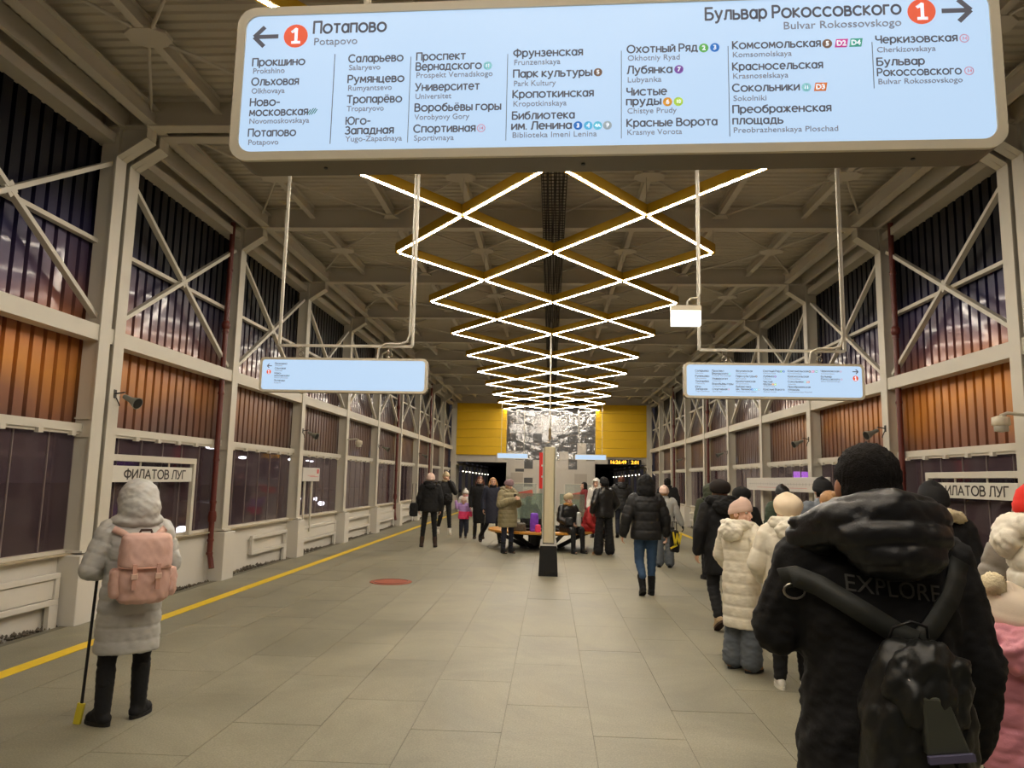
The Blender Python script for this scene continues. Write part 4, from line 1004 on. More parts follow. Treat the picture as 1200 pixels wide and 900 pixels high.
def quilt(me, pitch, amp, arms, armr, wr=0.004, wf=28, seed=0.0, z0=0.0):
    v, n = vget(me)
    s = v[:, 2] - z0; arm = np.zeros(len(v), bool)
    for pts in arms:
        d, sp = seg_param(v, pts); m = (d < armr * 1.35) & ((np.abs(v[:, 0]) > 0.15) | (v[:, 1] > 0.15))
        s[m] = sp[m]; arm |= m
    ph = (s / pitch) % 1.0; e = np.minimum(ph, 1 - ph) * pitch
    p = np.where(arm, 0.8, 1.0) * amp * (1 - np.exp(-(e / (0.10 * pitch))))
    w = wr * noise3(v, wf, seed) + 0.5 * wr * noise3(v * np.array([1, 1, 2.2]), wf * 1.9, seed + 4)
    crease = np.exp(-(e / (0.22 * pitch))) * wr * 0.5 * np.sin(v[:, 0] * 95 + v[:, 1] * 80 + seed)
    v = v + n * (p + w + (crease if amp > 0 else 0))[:, None]
    vset(me, v)

def wrinkle(me, wr, wf, seed=0.0, st=(1, 1, 1)):
    v, n = vget(me); v = v + n * (wr * noise3(v * np.array(st), wf, seed) + 0.5 * wr * noise3(v * np.array(st), wf * 2.1, seed + 3))[:, None]; vset(me, v)

M_SKIN = mat('skin', (214, 168, 142), 0.5, var=0.05); M_LIP = mat('lips', (176, 96, 88), 0.45, var=0); M_EYE = mat('eye_white', (225, 220, 215), 0.25, var=0); M_IRIS = mat('iris_dark', (40, 30, 26), 0.2, var=0)
M_HAIRD = mat('hair_dark', (22, 18, 16), 0.8, var=0.4, scale=120, bump=0.9, bscale=260, spec=0.25); M_HAIRR = mat('hair_auburn', (92, 50, 32), 0.45, var=0.3, scale=60); M_HAIRF = mat('hair_fair', (170, 128, 84), 0.5, var=0.3, scale=60)
def cloth(name, rgb, rough=0.75, var=0.06, **k): return mat('cloth_' + name, rgb, rough, var=var, scale=14, bump=0.08, bscale=180, **k)
C_BLACK = cloth('black', (24, 24, 26), 0.6); C_BLACK2 = cloth('matte_black', (15, 15, 17), 0.85); C_NAVY = cloth('navy', (34, 38, 54), 0.8)
C_GREY = cloth('pearl_grey', (184, 183, 178), 0.42); C_OLIVE = cloth('olive_beige', (140, 130, 98), 0.55); C_CREAM = cloth('cream', (228, 220, 200), 0.5)
C_CREAMK = cloth('cream_knit', (232, 212, 182), 0.9); C_DENIM = cloth('denim', (52, 78, 108), 0.85, 0.2); C_GDENIM = cloth('grey_denim', (92, 98, 104), 0.85, 0.2)
C_LEATHER = cloth('black_leather', (22, 22, 23), 0.32); C_PINKH = cloth('pale_pink_knit', (216, 186, 170), 0.9); C_RED = cloth('red', (170, 34, 36), 0.6); C_REDH = cloth('bright_red_knit', (225, 40, 26), 0.85)
C_GREEN = cloth('dark_green', (52, 58, 38), 0.75); C_MAUVE = cloth('mauve_knit', (138, 112, 116), 0.9); C_WHITE = cloth('white', (220, 216, 208), 0.7); C_TAUPE = cloth('taupe_grey', (122, 114, 102), 0.5)
C_PINK = cloth('rose_pink', (214, 138, 152), 0.5); C_HOT = cloth('hot_pink', (226, 60, 110), 0.6); C_LILAC = cloth('lilac', (176, 140, 200), 0.6); C_LGREY = cloth('light_grey', (172, 172, 168), 0.6); C_BROWN = cloth('tan_suede', (150, 104, 66), 0.85); C_BEIGEB = cloth('beige_boot', (172, 150, 118), 0.8)
C_DBROWN = cloth('dark_brown', (58, 38, 28), 0.7); C_BEIGEK = cloth('beige_knit', (196, 178, 144), 0.9); C_SHOEW = cloth('white_shoe', (222, 218, 206), 0.6); M_SOLE = mat('sole_dark', (22, 21, 20), 0.8, var=0.1); M_FUR = mat('fur_cream', (232, 216, 178), 0.95, var=0.15, scale=40, bump=0.6, bscale=120)
C_PURPLE = cloth('purple', (120, 60, 190), 0.6)

def rotm(yaw=0, pitch=0, roll=0):
    return Matrix.Rotation(R(yaw), 3, 'Z') @ Matrix.Rotation(R(pitch), 3, 'X') @ Matrix.Rotation(R(roll), 3, 'Y')

def hand(mb, W, d, nrm, side, s, curl=35, thumb=1.0):
    """palm and five fingers; d points along the hand, nrm out of the palm, side to the thumb"""
    W, d, nrm, side = Vector(W), Vector(d).normalized(), Vector(nrm).normalized(), Vector(side).normalized()
    for o in (-0.026, -0.009, 0.009, 0.026): cap(mb, W + side * o * 0.7 * s, W + d * 0.078 * s + side * o * s, 0.016 * s, 0.013 * s, 8)
    for k, (o, L) in enumerate(((0.033, 0.070), (0.011, 0.078), (-0.011, 0.072), (-0.033, 0.056))):
        p = W + d * 0.080 * s + side * o * s; a = 0.0; r = 0.0088 * s
        for j, f in enumerate((0.42, 0.32, 0.26)):
            a += R(curl * (0.7 if j == 0 else 1.0)); q = p + (d * math.cos(a) + nrm * math.sin(a)) * L * f * s; cap(mb, p, q, r, r * 0.93, 8); p = q; r *= 0.93
    p = W + d * 0.022 * s + side * 0.026 * s; dd = (side * 0.75 + d * 0.7 + nrm * 0.35 * thumb).normalized()
    q = p + dd * 0.038 * s; cap(mb, p, q, 0.0125 * s, 0.0105 * s, 8); dd = (side * 0.25 + d * 0.85 + nrm * 0.6 * thumb).normalized(); cap(mb, q, q + dd * 0.032 * s, 0.0105 * s, 0.009 * s, 8)

DEF = dict(H=1.7, rz=0, bulk=1.0, hem=0.75, coat=C_BLACK, pitch=0.10, amp=0.010, wr=0.003, trousers=C_BLACK2, legw=1.0, boot=C_BLACK2, bootw=1.0, shaft=0.26, hs=1.08,
           headyaw=0, headpitch=0, drop=0.0, lean=0.0, vox=0.014, bvox=0.0095, glove=None, skin=M_SKIN, hair=None, hat=None, hood=None, face=True, hang=0.0)

def person(name, label, x, y, **kw):
    p = dict(DEF); p.update(kw); s = p['H'] / 1.70
    def S(v): return Vector((v[0] * s, v[1] * s, v[2] * s))
    root = empty('person', (x, y, 0), R(p['rz']), label=label, category='person')
    drop = p['drop']; lean = p['lean']
    def U(v):      # upper body: drop, then lean about the pelvis
        v = Vector(v); q = Matrix.Rotation(R(-lean), 3, 'X') @ (v - Vector((0, 0, 0.9))); return (q + Vector((0, 0, 0.9 - drop))) * s
    legs = p.get('legs') or {}
    LL = legs.get('L', ((-0.10, 0.01, 0.49), (-0.11, -0.01, 0.09), 4, 0)); RL = legs.get('R', ((0.10, 0.01, 0.49), (0.11, -0.01, 0.09), -4, 0))
    arms = p.get('arms') or {}
    aL = arms.get('L', ((-0.245, -0.03, 1.12), (-0.25, 0.04, 0.88))); aR = arms.get('R', ((0.245, -0.03, 1.12), (0.25, 0.04, 0.88)))
    shL, shR = U((-0.175, 0, 1.385)), U((0.175, 0, 1.385))
    AL = [shL, U(aL[0]), U(aL[1])]; AR = [shR, U(aR[0]), U(aR[1])]
    hipz = 0.90 - drop
    legp = []
    for sg, (kn, an, yaw, pit) in ((-1, LL), (1, RL)): legp.append([S((sg * 0.09, 0, hipz)), S(kn), S(an)])
    # ---------------- body: one continuous surface
    b = MB(); hs = p['hs'] * s
    Hm = rotm(p['headyaw'], p['headpitch']); hc = U((0, 0.02, 1.585 if hs == s else 1.70 - 0.125 * p['hs'])) 
    def HP(v): return hc + Hm @ (Vector(v) * hs)
    def he(c, r): b.ell(HP(c), tuple(q * hs for q in r), 14, 10, Hm)
    he((0, -0.008, 0.022), (0.074, 0.090, 0.090)); he((0, 0.022, -0.030), (0.060, 0.066, 0.078)); he((0, 0.062, -0.086), (0.028, 0.026, 0.022))
    he((0, 0.074, 0.034), (0.048, 0.018, 0.010)); he((-0.034, 0.062, -0.022), (0.022, 0.020, 0.018)); he((0.034, 0.062, -0.022), (0.022, 0.020, 0.018))
    cap(b, HP((0, 0.082, 0.018)), HP((0, 0.104, -0.022)), 0.009 * hs, 0.0135 * hs, 8); he((0, 0.086, -0.056), (0.022, 0.010, 0.009))
    for e in (-1, 1): he((e * 0.076, -0.004, -0.004), (0.010, 0.020, 0.030))
    cap(b, U((0, 0.0, 1.40)), hc + Hm @ Vector((0, -0.015, -0.06)) * hs, 0.055 * s, 0.052 * s)
    loft(b, [tuple(U((0, 0, z))) + (rx * s, ry * s) for z, rx, ry in ((0.84, 0.13, 0.10), (0.92, 0.155, 0.11), (1.08, 0.13, 0.10), (1.26, 0.155, 0.11), (1.38, 0.15, 0.09), (1.43, 0.07, 0.06))])
    for A in (AL, AR): chain(b, A, [0.048 * s, 0.037 * s, 0.026 * s])
    for lg in legp: chain(b, lg, [0.068 * s, 0.042 * s, 0.030 * s])
    for (kn, an, yaw, pit), lg in zip((LL, RL), legp):
        Mf = Matrix.Rotation(R(yaw), 3, 'Z') @ Matrix.Rotation(R(pit), 3, 'X'); cap(b, lg[2] + Mf @ Vector((0, -0.02, -0.045)) * s, lg[2] + Mf @ Vector((0, 0.12, -0.058)) * s, 0.03 * s, 0.024 * s)
    hnds = p.get('hands', {})
    gl = MB()
    for sg, A, key in ((-1, AL, 'L'), (1, AR, 'R')):
        h = hnds.get(key, {}); d = h.get('d'); d = (Vector(d) if d else (A[2] - A[1])).normalized()
        n_ = Vector(h.get('n', (-sg, 0.15, 0))); n_ = (n_ - d * n_.dot(d)).normalized(); sd = d.cross(n_) * (1 if sg > 0 else -1)
        if h.get('side'): sd = Vector(h['side'])
        else:
            if sd.dot(Vector((0, 1, 0.3))) < 0: sd = -sd
        hand(b, A[2] + d * 0.02 * s, d, n_, sd, s, h.get('curl', 32))
        if p['glove']: hand(gl, A[2] + d * 0.018 * s, d, n_, sd, s * 1.18, h.get('curl', 32))
    me = remesh(b, p['bvox'] * max(s, 0.7), 1, 0.5, p.get('dec', 0.4), 'body'); me.materials.append(p['skin']); inst(me, 'body', root)
    if p['glove']:
        g = remesh(gl, 0.008, 2, 0.5, None, 'gloves'); g.materials.append(p['glove']); inst(g, 'gloves', root)
    if p['face']:
        for e in (-1, 1):
            ey = MB().ell(HP((e * 0.029, 0.0745, 0.012)), tuple(q * hs for q in (0.0135, 0.0115, 0.0095)), 12, 8, Hm).build('eye', M_EYE, root)
            MB().ell(HP((e * 0.029, 0.0835, 0.012)), tuple(q * hs for q in (0.0062, 0.004, 0.0062)), 10, 6, Hm).build('iris', M_IRIS, ey)
            MB().tube([HP((e * 0.014, 0.092, 0.036)), HP((e * 0.03, 0.090, 0.041)), HP((e * 0.047, 0.080, 0.035))], 0.0032 * hs, 6).build('eyebrow', p['hair'][1] if p['hair'] else M_HAIRD, root)
        MB().ell(HP((0, 0.094, -0.0535)), tuple(q * hs for q in (0.021, 0.006, 0.0042)), 12, 6, Hm).ell(HP((0, 0.093, -0.0605)), tuple(q * hs for q in (0.018, 0.006, 0.0045)), 12, 6, Hm).build('mouth', M_LIP, root)
    # ---------------- trousers
    t = MB(); lw = p['legw']; tw = p.get('ankle', 0.052)
    for lg in legp:
        end = lg[2].copy(); end.z = max(end.z, 0.0) + p.get('cuff', 0.02) * s
        chain(t, [lg[0], lg[1], end], [0.092 * min(lw, 1.05) * s, 0.068 * lw * s, tw * lw * s])
    if drop < 0.2: loft(t, [tuple(U((0, 0, z))) + (rx * s, ry * s) for z, rx, ry in ((0.80, 0.14, 0.11), (0.90, 0.165, 0.125), (1.02, 0.15, 0.115))])
    else: t.ell(S((0, 0, hipz)), (0.17 * s, 0.13 * s, 0.10 * s))
    me = remesh(t, p['vox'], 2, name='trousers'); wrinkle(me, 0.004 * lw, 26, x * 3.1, (0.6, 0.6, 1.5)); me.materials.append(p['trousers']); inst(me, 'trousers', root)
    # ---------------- boots
    for (kn, an, yaw, pit), lg in zip((LL, RL), legp):
        Mf = Matrix.Rotation(R(yaw), 3, 'Z') @ Matrix.Rotation(R(pit), 3, 'X'); A = lg[2]; bw = p['bootw']
        def F(v): return A + Mf @ (Vector(v) * s)
        o = MB(); cap(o, F((0, -0.035, -0.045)), F((0, 0.10, -0.048)), 0.043 * bw * s, 0.042 * bw * s); cap(o, F((0, 0.06, -0.03)), F((0, 0.0, 0.02)), 0.04 * bw * s, 0.048 * bw * s)
        up = (lg[1] - A).normalized(); cap(o, F((0, -0.005, 0.0)), A + up * p['shaft'] * 0.8 * s, 0.050 * bw * s, 0.060 * bw * s)
        me = remesh(o, min(p['vox'], 0.011), 2, name='boot'); wrinkle(me, 0.002, 45, y, (1, 1, 1.4)); v, n_ = vget(me)
        me.materials.append(p['boot']); bo = inst(me, 'boot', root)
        so = MB(); pr = []
        for k in range(18):
            a = 2 * math.pi * k / 18; xx = 0.046 * bw * math.cos(a); yy = 0.036 + 0.125 * math.sin(a); xx *= 1 + 0.12 * math.sin(a); pr.append((xx, yy))
        so.prism(pr, -0.0895, -0.064); so.v = [tuple(F(q)) for q in so.v]
        so.build('sole', p.get('sole', M_SOLE), bo)
    # ---------------- coat
    c = MB(); bk = p['bulk']; bb = p.get('belly', 0.0)
    hem = p['hem']
    fl = p.get('flare', 1.0)
    prof = [(1.02, 0.175, 0.140), (1.12, 0.168, 0.138), (1.26, 0.190, 0.142), (1.36, 0.195, 0.130), (1.41, 0.150, 0.110), (1.455, 0.082, 0.082), (p.get('collar', 1.49), 0.078, 0.080)]
    if drop > 0.2:
        prof = [(0.80, 0.18, 0.15), (0.90, 0.19, 0.155)] + prof
    else:
        zz = 0.92
        if hem < 0.9: prof = [(hem, 0.185 * fl, 0.150 * fl), (hem + (0.92 - hem) * 0.5, 0.188 * (1 + (fl - 1) * .6), 0.152), (0.93, 0.188, 0.150)] + prof
        else: prof = [(hem, 0.180, 0.142)] + prof
    def kb(z): return bk if z < 1.40 else 1 + (bk - 1) * 0.4
    if drop < 0.2: 
        rings = []
        for z, rx, ry in prof:
            if z < 0.93: q = Vector((0, 0, z - 0)) * s; rings.append((0, 0 + bb * 0.5 * s, q.z, rx * kb(z) * s, (ry * kb(z) + bb * 0.5) * s))
            else: u = U((0, 0, z)); rings.append((u.x, u.y + bb * 0.5 * s, u.z, rx * kb(z) * s, (ry * kb(z) + bb * 0.5) * s))
    else: rings = [tuple(U((0, 0, z))) + (rx * kb(z) * s, ry * kb(z) * s) for z, rx, ry in prof]
    loft(c, rings)
    ar = [0.078 * bk * s, 0.068 * bk * s, 0.054 * bk * s]
    for A in (AL, AR): chain(c, A, ar)
    if drop > 0.2:
        for lg in legp: cap(c, lg[0], lg[0].lerp(lg[1], p.get('lap', 0.7)), 0.12 * bk * s, 0.10 * bk * s)
    me = remesh(c, p['vox'], 3, name='coat')
    quilt(me, p['pitch'] * s, p['amp'] * s, [[tuple(q) for q in AL], [tuple(q) for q in AR]], 0.08 * bk * s, p['wr'], 24, x * 1.7 + y, hem * s)
    me.materials.append(p['coat'])
    coat = inst(me, p.get('coatname', 'coat'), root)
    if p.get('coatlabel'): coat['label'] = p['coatlabel']
    if p.get('coat2'):      # second colour below/above a height
        me.materials.append(p['coat2'][1])
        for f in me.polygons:
            if f.center.z > p['coat2'][0] * s: f.material_index = 1
    # ---------------- hood / collar
    hd = p['hood']
    if hd:
        m = hd[1]
        h = MB()
        if hd[0] == 'down':
            k = hd[2] if len(hd) > 2 else 1.0
            hz = p.get('hoodz', 0.0)
            pts = [U((q[0], q[1], q[2] + hz)) for q in ((-0.085, 0.10, 1.425), (-0.125 * k, 0.02, 1.47), (-0.115 * k, -0.07, 1.485), (0, -0.125 * k, 1.475), (0.115 * k, -0.07, 1.485), (0.125 * k, 0.02, 1.47), (0.085, 0.10, 1.425))]
            rs = [0.030 * s, 0.042 * k * s, 0.050 * k * s, 0.058 * k * s, 0.050 * k * s, 0.042 * k * s, 0.030 * s]; chain(h, pts, rs)
            h.ell(U((0, -0.14 * k, 1.41 + hz)), (0.135 * k * s, 0.062 * k * s, 0.085 * k * s))
            me = remesh(h, min(0.012, p['vox']), 3, name='hood'); wrinkle(me, 0.007 * k, 24, x, (1, 1, 1.6)); nm = 'hood'
        elif hd[0] == 'up':
            hk = hd[2] if len(hd) > 2 else 1.0
            h.ell(HP((0, -0.012, 0.028)), tuple(q * hs for q in (0.108, 0.128, 0.128)), 28, 20, Hm)
            h2 = MB(); h2.ell(HP((0, -0.018, 0.036)), tuple(q * hs * hk for q in (0.114, 0.132, 0.126)), 20, 14, Hm); h2.ell(HP((0, -0.040, -0.035)), tuple(q * hs * hk for q in (0.118, 0.122, 0.125)), 20, 14, Hm)
            h2.ell(HP((0, -0.05, 0.06)), tuple(q * hs * (1 + (hk - 1) * .5) for q in (0.075, 0.105, 0.112)), 16, 12, Hm); h2.ell(U((0, -0.015, 1.45)), (0.155 * s * hk, 0.125 * s * hk, 0.06 * s * hk))
            me = remesh(h2, min(0.012, p['vox']), 3, name='hood'); wrinkle(me, 0.004, 26, x, (1, 1, 1.5))
            # carve the face opening by pushing front faces out of the mesh
            import bmesh
            bm = bmesh.new(); bm.from_mesh(me); f_ = Hm @ Vector((0, 1, -0.02)); fc = HP((0, 0.02, -0.015)); dl = []
            for f in bm.faces:
                d = f.calc_center_median() - fc; 
                if d.dot(f_) > 0.035 * hs:
                    q = d - f_ * d.dot(f_)
                    if (q.x ** 2 + q.y ** 2) ** 0.5 < 0.078 * hs and abs(q.z) < 0.10 * hs: dl.append(f)
            bmesh.ops.delete(bm, geom=dl, context='FACES'); bm.to_mesh(me); bm.free(); nm = 'hood'
        elif hd[0] == 'fur':
            pts = [U(q) for q in ((-0.12, 0.08, 1.43), (-0.15, -0.02, 1.47), (-0.09, -0.13, 1.49), (0.05, -0.16, 1.49), (0.15, -0.06, 1.46), (0.13, 0.07, 1.43))]
            chain(h, pts, [0.045 * s] * 6); me = remesh(h, 0.011, 2, name='fur'); wrinkle(me, 0.008, 60, x); nm = 'fur_collar'
        else:   # scarf / stand collar
            pts = [U((0.085 * math.cos(a), 0.085 * math.sin(a) + 0.01, 1.47 + 0.01 * math.sin(3 * a))) for a in np.linspace(0, 2 * math.pi, 11)]
            chain(h, pts, [0.034 * s] * 11); me = remesh(h, 0.011, 2, name='scarf'); wrinkle(me, 0.006, 30, x, (1, 1, 2.4)); nm = 'scarf' if hd[0] == 'scarf' else 'collar'
        me.materials.append(m); ho = inst(me, nm, root)
        if hd[0] == 'up': sm = ho.modifiers.new('solid', 'SOLIDIFY'); sm.thickness = 0.012; sm.offset = -1
        if len(hd) > 3: ho['label'] = hd[3]
    # ---------------- hair
    hr = p['hair']
    if hr:
        import bmesh
        h = MB(); g = hr[2] if len(hr) > 2 else 1.0
        h.ell(HP((0, -0.014, 0.032)), (0.083 * g * hs, 0.094 * g * hs, 0.092 * g * hs), 24, 16, Hm); h.ell(HP((0, -0.035, -0.01)), (0.079 * g * hs, 0.072 * g * hs, 0.085 * g * hs), 20, 12, Hm)
        if hr[0] == 'long':
            for e in (-1, 1): chain(h, [HP((e * 0.070, -0.01, 0.02)), HP((e * 0.088, -0.005, -0.06)), HP((e * 0.085, 0.0, -0.14))], [0.030 * hs, 0.034 * hs, 0.022 * hs])
            h.ell(HP((0, -0.06, -0.08)), (0.085 * hs, 0.045 * hs, 0.10 * hs), 16, 12)
        if hr[0] == 'bun': h.ell(HP((0, -0.10, 0.09)), (0.035 * hs,) * 3)
        me = remesh(h, 0.0055 if len(hr) > 3 else 0.009, 1, name='hair')
        bm = bmesh.new(); bm.from_mesh(me); f_ = Hm @ Vector((0, 1, 0)); u_ = Hm @ Vector((0, 0, 1)); dl = []
        for f in bm.faces:
            d = f.calc_center_median() - hc
            if d.dot(f_) > 0.030 * hs and d.dot(u_) < 0.068 * hs: dl.append(f)
            elif hr[0] == 'short' and d.dot(u_) < -0.055 * hs: dl.append(f)
        bmesh.ops.delete(bm, geom=dl, context='FACES'); bm.to_mesh(me); bm.free()
        wrinkle(me, 0.0018 * hs, 70, x, (1, 1, 0.35)); wrinkle(me, 0.0022, 170, x, (1, 1, 0.25)); 
        if len(hr) > 3:
            v, n_ = vget(me); v0 = v - np.array(hc); q_ = rng.rand(len(v)); sp = np.maximum(0, np.sin(v0[:, 0] * 310 + 2 * np.sin(v0[:, 2] * 60))) * np.maximum(0, np.sin(v0[:, 1] * 260 + 3 * np.sin(v0[:, 2] * 45)))
            v = v + n_ * (hr[3] * sp + 0.0015 * q_)[:, None]; v[:, 2] += hr[3] * 0.5 * sp; vset(me, v)
        me.materials.append(hr[1]); ho = inst(me, 'hair', root)
        sm = ho.modifiers.new('solid', 'SOLIDIFY'); sm.thickness = 0.006; sm.offset = -1
    # ---------------- hat
    ht = p['hat']
    if ht:
        kind, m = ht[0], ht[1]; g = ht[2] if len(ht) > 2 else 1.0
        h = MB(); n = 28
        if kind == 'fur': prof = [(0.10, 0.0), (0.125, 0.03), (0.128, 0.08), (0.105, 0.12), (0.05, 0.14), (0.01, 0.145)]
        elif kind == 'loose': prof = [(0.088, 0.0), (0.100, 0.025), (0.112, 0.055), (0.106, 0.090), (0.075, 0.120), (0.03, 0.132), (0.01, 0.133)]
        else: prof = [(0.092, 0.0), (0.097, 0.004), (0.098, 0.03), (0.094, 0.036), (0.092, 0.05), (0.082, 0.082), (0.055, 0.108), (0.02, 0.118), (0.008, 0.119)]
        vs = []; fs = []
        for r, z in prof:
            for k in range(n):
                a = 2 * math.pi * k / n; rr = r * g
                if kind not in ('fur',): rr *= 1 + 0.012 * math.cos(a * 14)
                if kind == 'loose': rr *= 1 + 0.04 * math.sin(5 * a + z * 40)
                vs.append(HP((rr * 0.90 * math.cos(a), rr * 1.06 * math.sin(a) - 0.010, z * g + 0.008 + (0.020 * math.sin(a) if kind != 'fur' else 0.01 * math.sin(a)))))
        for i in range(len(prof) - 1):
            for k in range(n): fs.append((i * n + k, i * n + (k + 1) % n, (i + 1) * n + (k + 1) % n, (i + 1) * n + k))
        fs.append(tuple(range((len(prof) - 1) * n, len(prof) * n)))
        h.add(vs, fs, True); ho = h.build('hat', m, root); sm = ho.modifiers.new('solid', 'SOLIDIFY'); sm.thickness = 0.006; sm.offset = 1
        if kind == 'fur' or kind == 'loose': sb = ho.modifiers.new('sub', 'SUBSURF'); sb.levels = 1; sb.render_levels = 1
        if 'pom' in p:
            q = MB().ell(HP(p['pom'][0]), (p['pom'][1] * hs,) * 3, 22, 14); me = q.mesh('pompom'); wrinkle(me, 0.008, 120, 1.0); wrinkle(me, 0.004, 260, 2.0); me.materials.append(p['pom'][2]); inst(me, 'pompom', ho)
    return root, dict(S=S, U=U, HP=HP, Hm=Hm, s=s, coat=coat, AL=AL, AR=AR, legp=legp)

def world_of(root, v): return Matrix.Translation(root.location) @ Matrix.Rotation(root.rotation_euler.z, 4, 'Z') @ Vector(v)

def strap_on(bvh, path, width, m, name, parent, off=0.008, dirn=(0, 1, 0), th=0.006):
    """a band lying on a surface: points (x, z) are cast along dirn"""
    pts = []
    D = Vector(dirn)
    xs = [q[0] for q in path]; zs = [q[1] for q in path]; n = 26
    tt = np.linspace(0, len(path) - 1, n)
    last = None
    for t in tt:
        x_, z_ = np.interp(t, range(len(path)), xs), np.interp(t, range(len(path)), zs)
        hit = bvh.ray_cast(Vector((x_, 0, z_)) - D * 1.0, D)
        if hit[0] is not None: last = hit[0].y; nn = hit[1]
        pts.append(Vector((x_, last if last is not None else 0, z_)))
    ys = np.array([q.y for q in pts]); k = np.ones(5) / 5; yp = np.pad(ys, 2, 'edge'); ysm = np.minimum(np.convolve(yp, k, 'valid'), ys)
    for q, yy in zip(pts, ysm): q.y = yy - D.y * off
    b = MB(); vs = []
    for i, q in enumerate(pts):
        d = (pts[min(i + 1, n - 1)] - pts[max(i - 1, 0)]).normalized(); s_ = d.cross(D).normalized()
        nrm = s_.cross(d).normalized()
        if nrm.dot(D) > 0: nrm = -nrm
        vs += [q - s_ * width / 2, q - s_ * width / 2 + nrm * th, q + s_ * width / 2 + nrm * th, q + s_ * width / 2]
    fs = []
    for i in range(n - 1):
        for j in range(4): fs.append((4 * i + j, 4 * i + (j + 1) % 4, 4 * i + 4 + (j + 1) % 4, 4 * i + 4 + j))
    b.add(vs, fs, True); return b.build(name, m, parent)

def bvh_of(o):
    me = o.data; return BVHTree.FromPolygons([v.co[:] for v in me.vertices], [p.vertices[:] for p in me.polygons])

# ---------------------------------------------------------------- the woman in grey with a pink backpack (left)
r1, k1 = person('w', 'person in long pearl-grey puffer coat, hood up, black boots, at left with pink backpack', -2.84, 4.94, H=1.54, hs=1.04, rz=38, coat=C_GREY, hem=0.50, bulk=1.08, flare=1.06, pitch=0.095, amp=0.010, wr=0.003,
    vox=0.010, bvox=0.009, hood=('up', C_GREY, 1.22), headpitch=-12, headyaw=10, trousers=C_BLACK2, legw=1.02, shaft=0.36, bootw=1.12, cuff=0.2, face=False, lean=2,
    legs={'L': ((-0.12, 0.0, 0.49), (-0.13, -0.03, 0.09), 30, 0), 'R': ((0.11, 0.02, 0.49), (0.12, 0.05, 0.09), -40, 0)},
    arms={'L': ((-0.285, 0.0, 1.10), (-0.20, 0.22, 1.06)), 'R': ((0.26, 0.0, 1.12), (0.12, 0.24, 1.10))})
bp = empty('backpack', r1.location, r1.rotation_euler.z, label='pink flap backpack with two buckles worn by the person in grey at left', category='backpack')
C_BAG = cloth('dusty_pink', (212, 172, 158), 0.6); C_BAGD = cloth('pink_webbing', (204, 158, 142), 0.7)
bv = bvh_of(k1['coat']); yb = -0.155
b = MB(); loft(b, [(0.03, yb - 0.10, z, rx, ry) for z, rx, ry in ((0.80, 0.12, 0.07), (0.83, 0.15, 0.095), (0.95, 0.162, 0.105), (1.10, 0.158, 0.095), (1.19, 0.145, 0.085), (1.215, 0.13, 0.07))], e=3.2)
me = remesh(b, 0.01, 3, name='bag_body'); wrinkle(me, 0.005, 22, 2.0); me.materials.append(C_BAG); inst(me, 'bag_body', bp)
b = MB(); loft(b, [(0.03, yb - 0.115, z, rx, ry) for z, rx, ry in ((1.03, 0.145, 0.108), (1.05, 0.158, 0.110), (1.16, 0.156, 0.102), (1.22, 0.15, 0.092), (1.245, 0.13, 0.07))], e=3.6)
me = remesh(b, 0.009, 2, name='flap'); wrinkle(me, 0.003, 20, 5.0); me.materials.append(C_BAG); inst(me, 'flap', bp)
b = MB(); b.tube([(0.03 + 0.155 * math.cos(a), yb - 0.115 - 0.108 * math.sin(a) ** 0.6 if math.sin(a) > 0 else yb - 0.115, 1.032) for a in np.linspace(0.15, math.pi - 0.15, 16)], 0.006, 6).build('flap_piping', C_BAGD, bp)
for xx in (-0.045, 0.095):
    o = MB().box(xx - 0.012, xx + 0.012, yb - 0.232, yb - 0.21, 0.90, 1.06).build('buckle_strap', C_BAGD, bp)
    MB().box(xx - 0.02, xx + 0.02, yb - 0.240, yb - 0.218, 0.965, 1.00).build('buckle', mat('pale_buckle', (214, 180, 160), 0.4, var=0), o, bevel=0.003)
for xx in (-0.13, 0.19):
    b = MB(); loft(b, [(xx, yb - 0.09, z, rx, ry) for z, rx, ry in ((0.84, 0.03, 0.05), (0.87, 0.042, 0.065), (0.98, 0.042, 0.065), (1.02, 0.035, 0.055))]); me = remesh(b, 0.01, 2, name='side_pocket'); wrinkle(me, 0.004, 40, xx); me.materials.append(C_BAG); inst(me, 'side_pocket', bp)
strap_on(bv, [(-0.15, 1.265), (-0.10, 1.24), (-0.03, 1.19), (0.0, 1.16)], 0.045, C_BAG, 'shoulder_strap', bp)
strap_on(bv, [(0.17, 1.265), (0.14, 1.24), (0.09, 1.19), (0.07, 1.16)], 0.045, C_BAG, 'shoulder_strap', bp)
MB().tube([(-0.01, yb - 0.04, 1.235), (0.0, yb - 0.05, 1.262), (0.06, yb - 0.05, 1.262), (0.07, yb - 0.04, 1.235)], 0.009, 8).build('grab_handle', C_DBROWN, bp)
q = empty('scraper_stick', (0, 0, 0), label='thin black stick with a yellow tip held by the person in grey, left', category='stick')
hw = world_of(r1, k1['AL'][2]); ft = Vector((-3.06, 4.85, 0.10))
MB().tube([hw + Vector((-0.02, 0.02, 0.02)), ft], 0.010, 8).build('shaft', M_BLACK, q)
MB().bar(ft + Vector((0, 0, 0.03)), ft + Vector((-0.02, 0, -0.10)), 0.045, 0.02).build('yellow_tip', mat('tip_yellow', (214, 196, 50), 0.5, var=0.1), q)

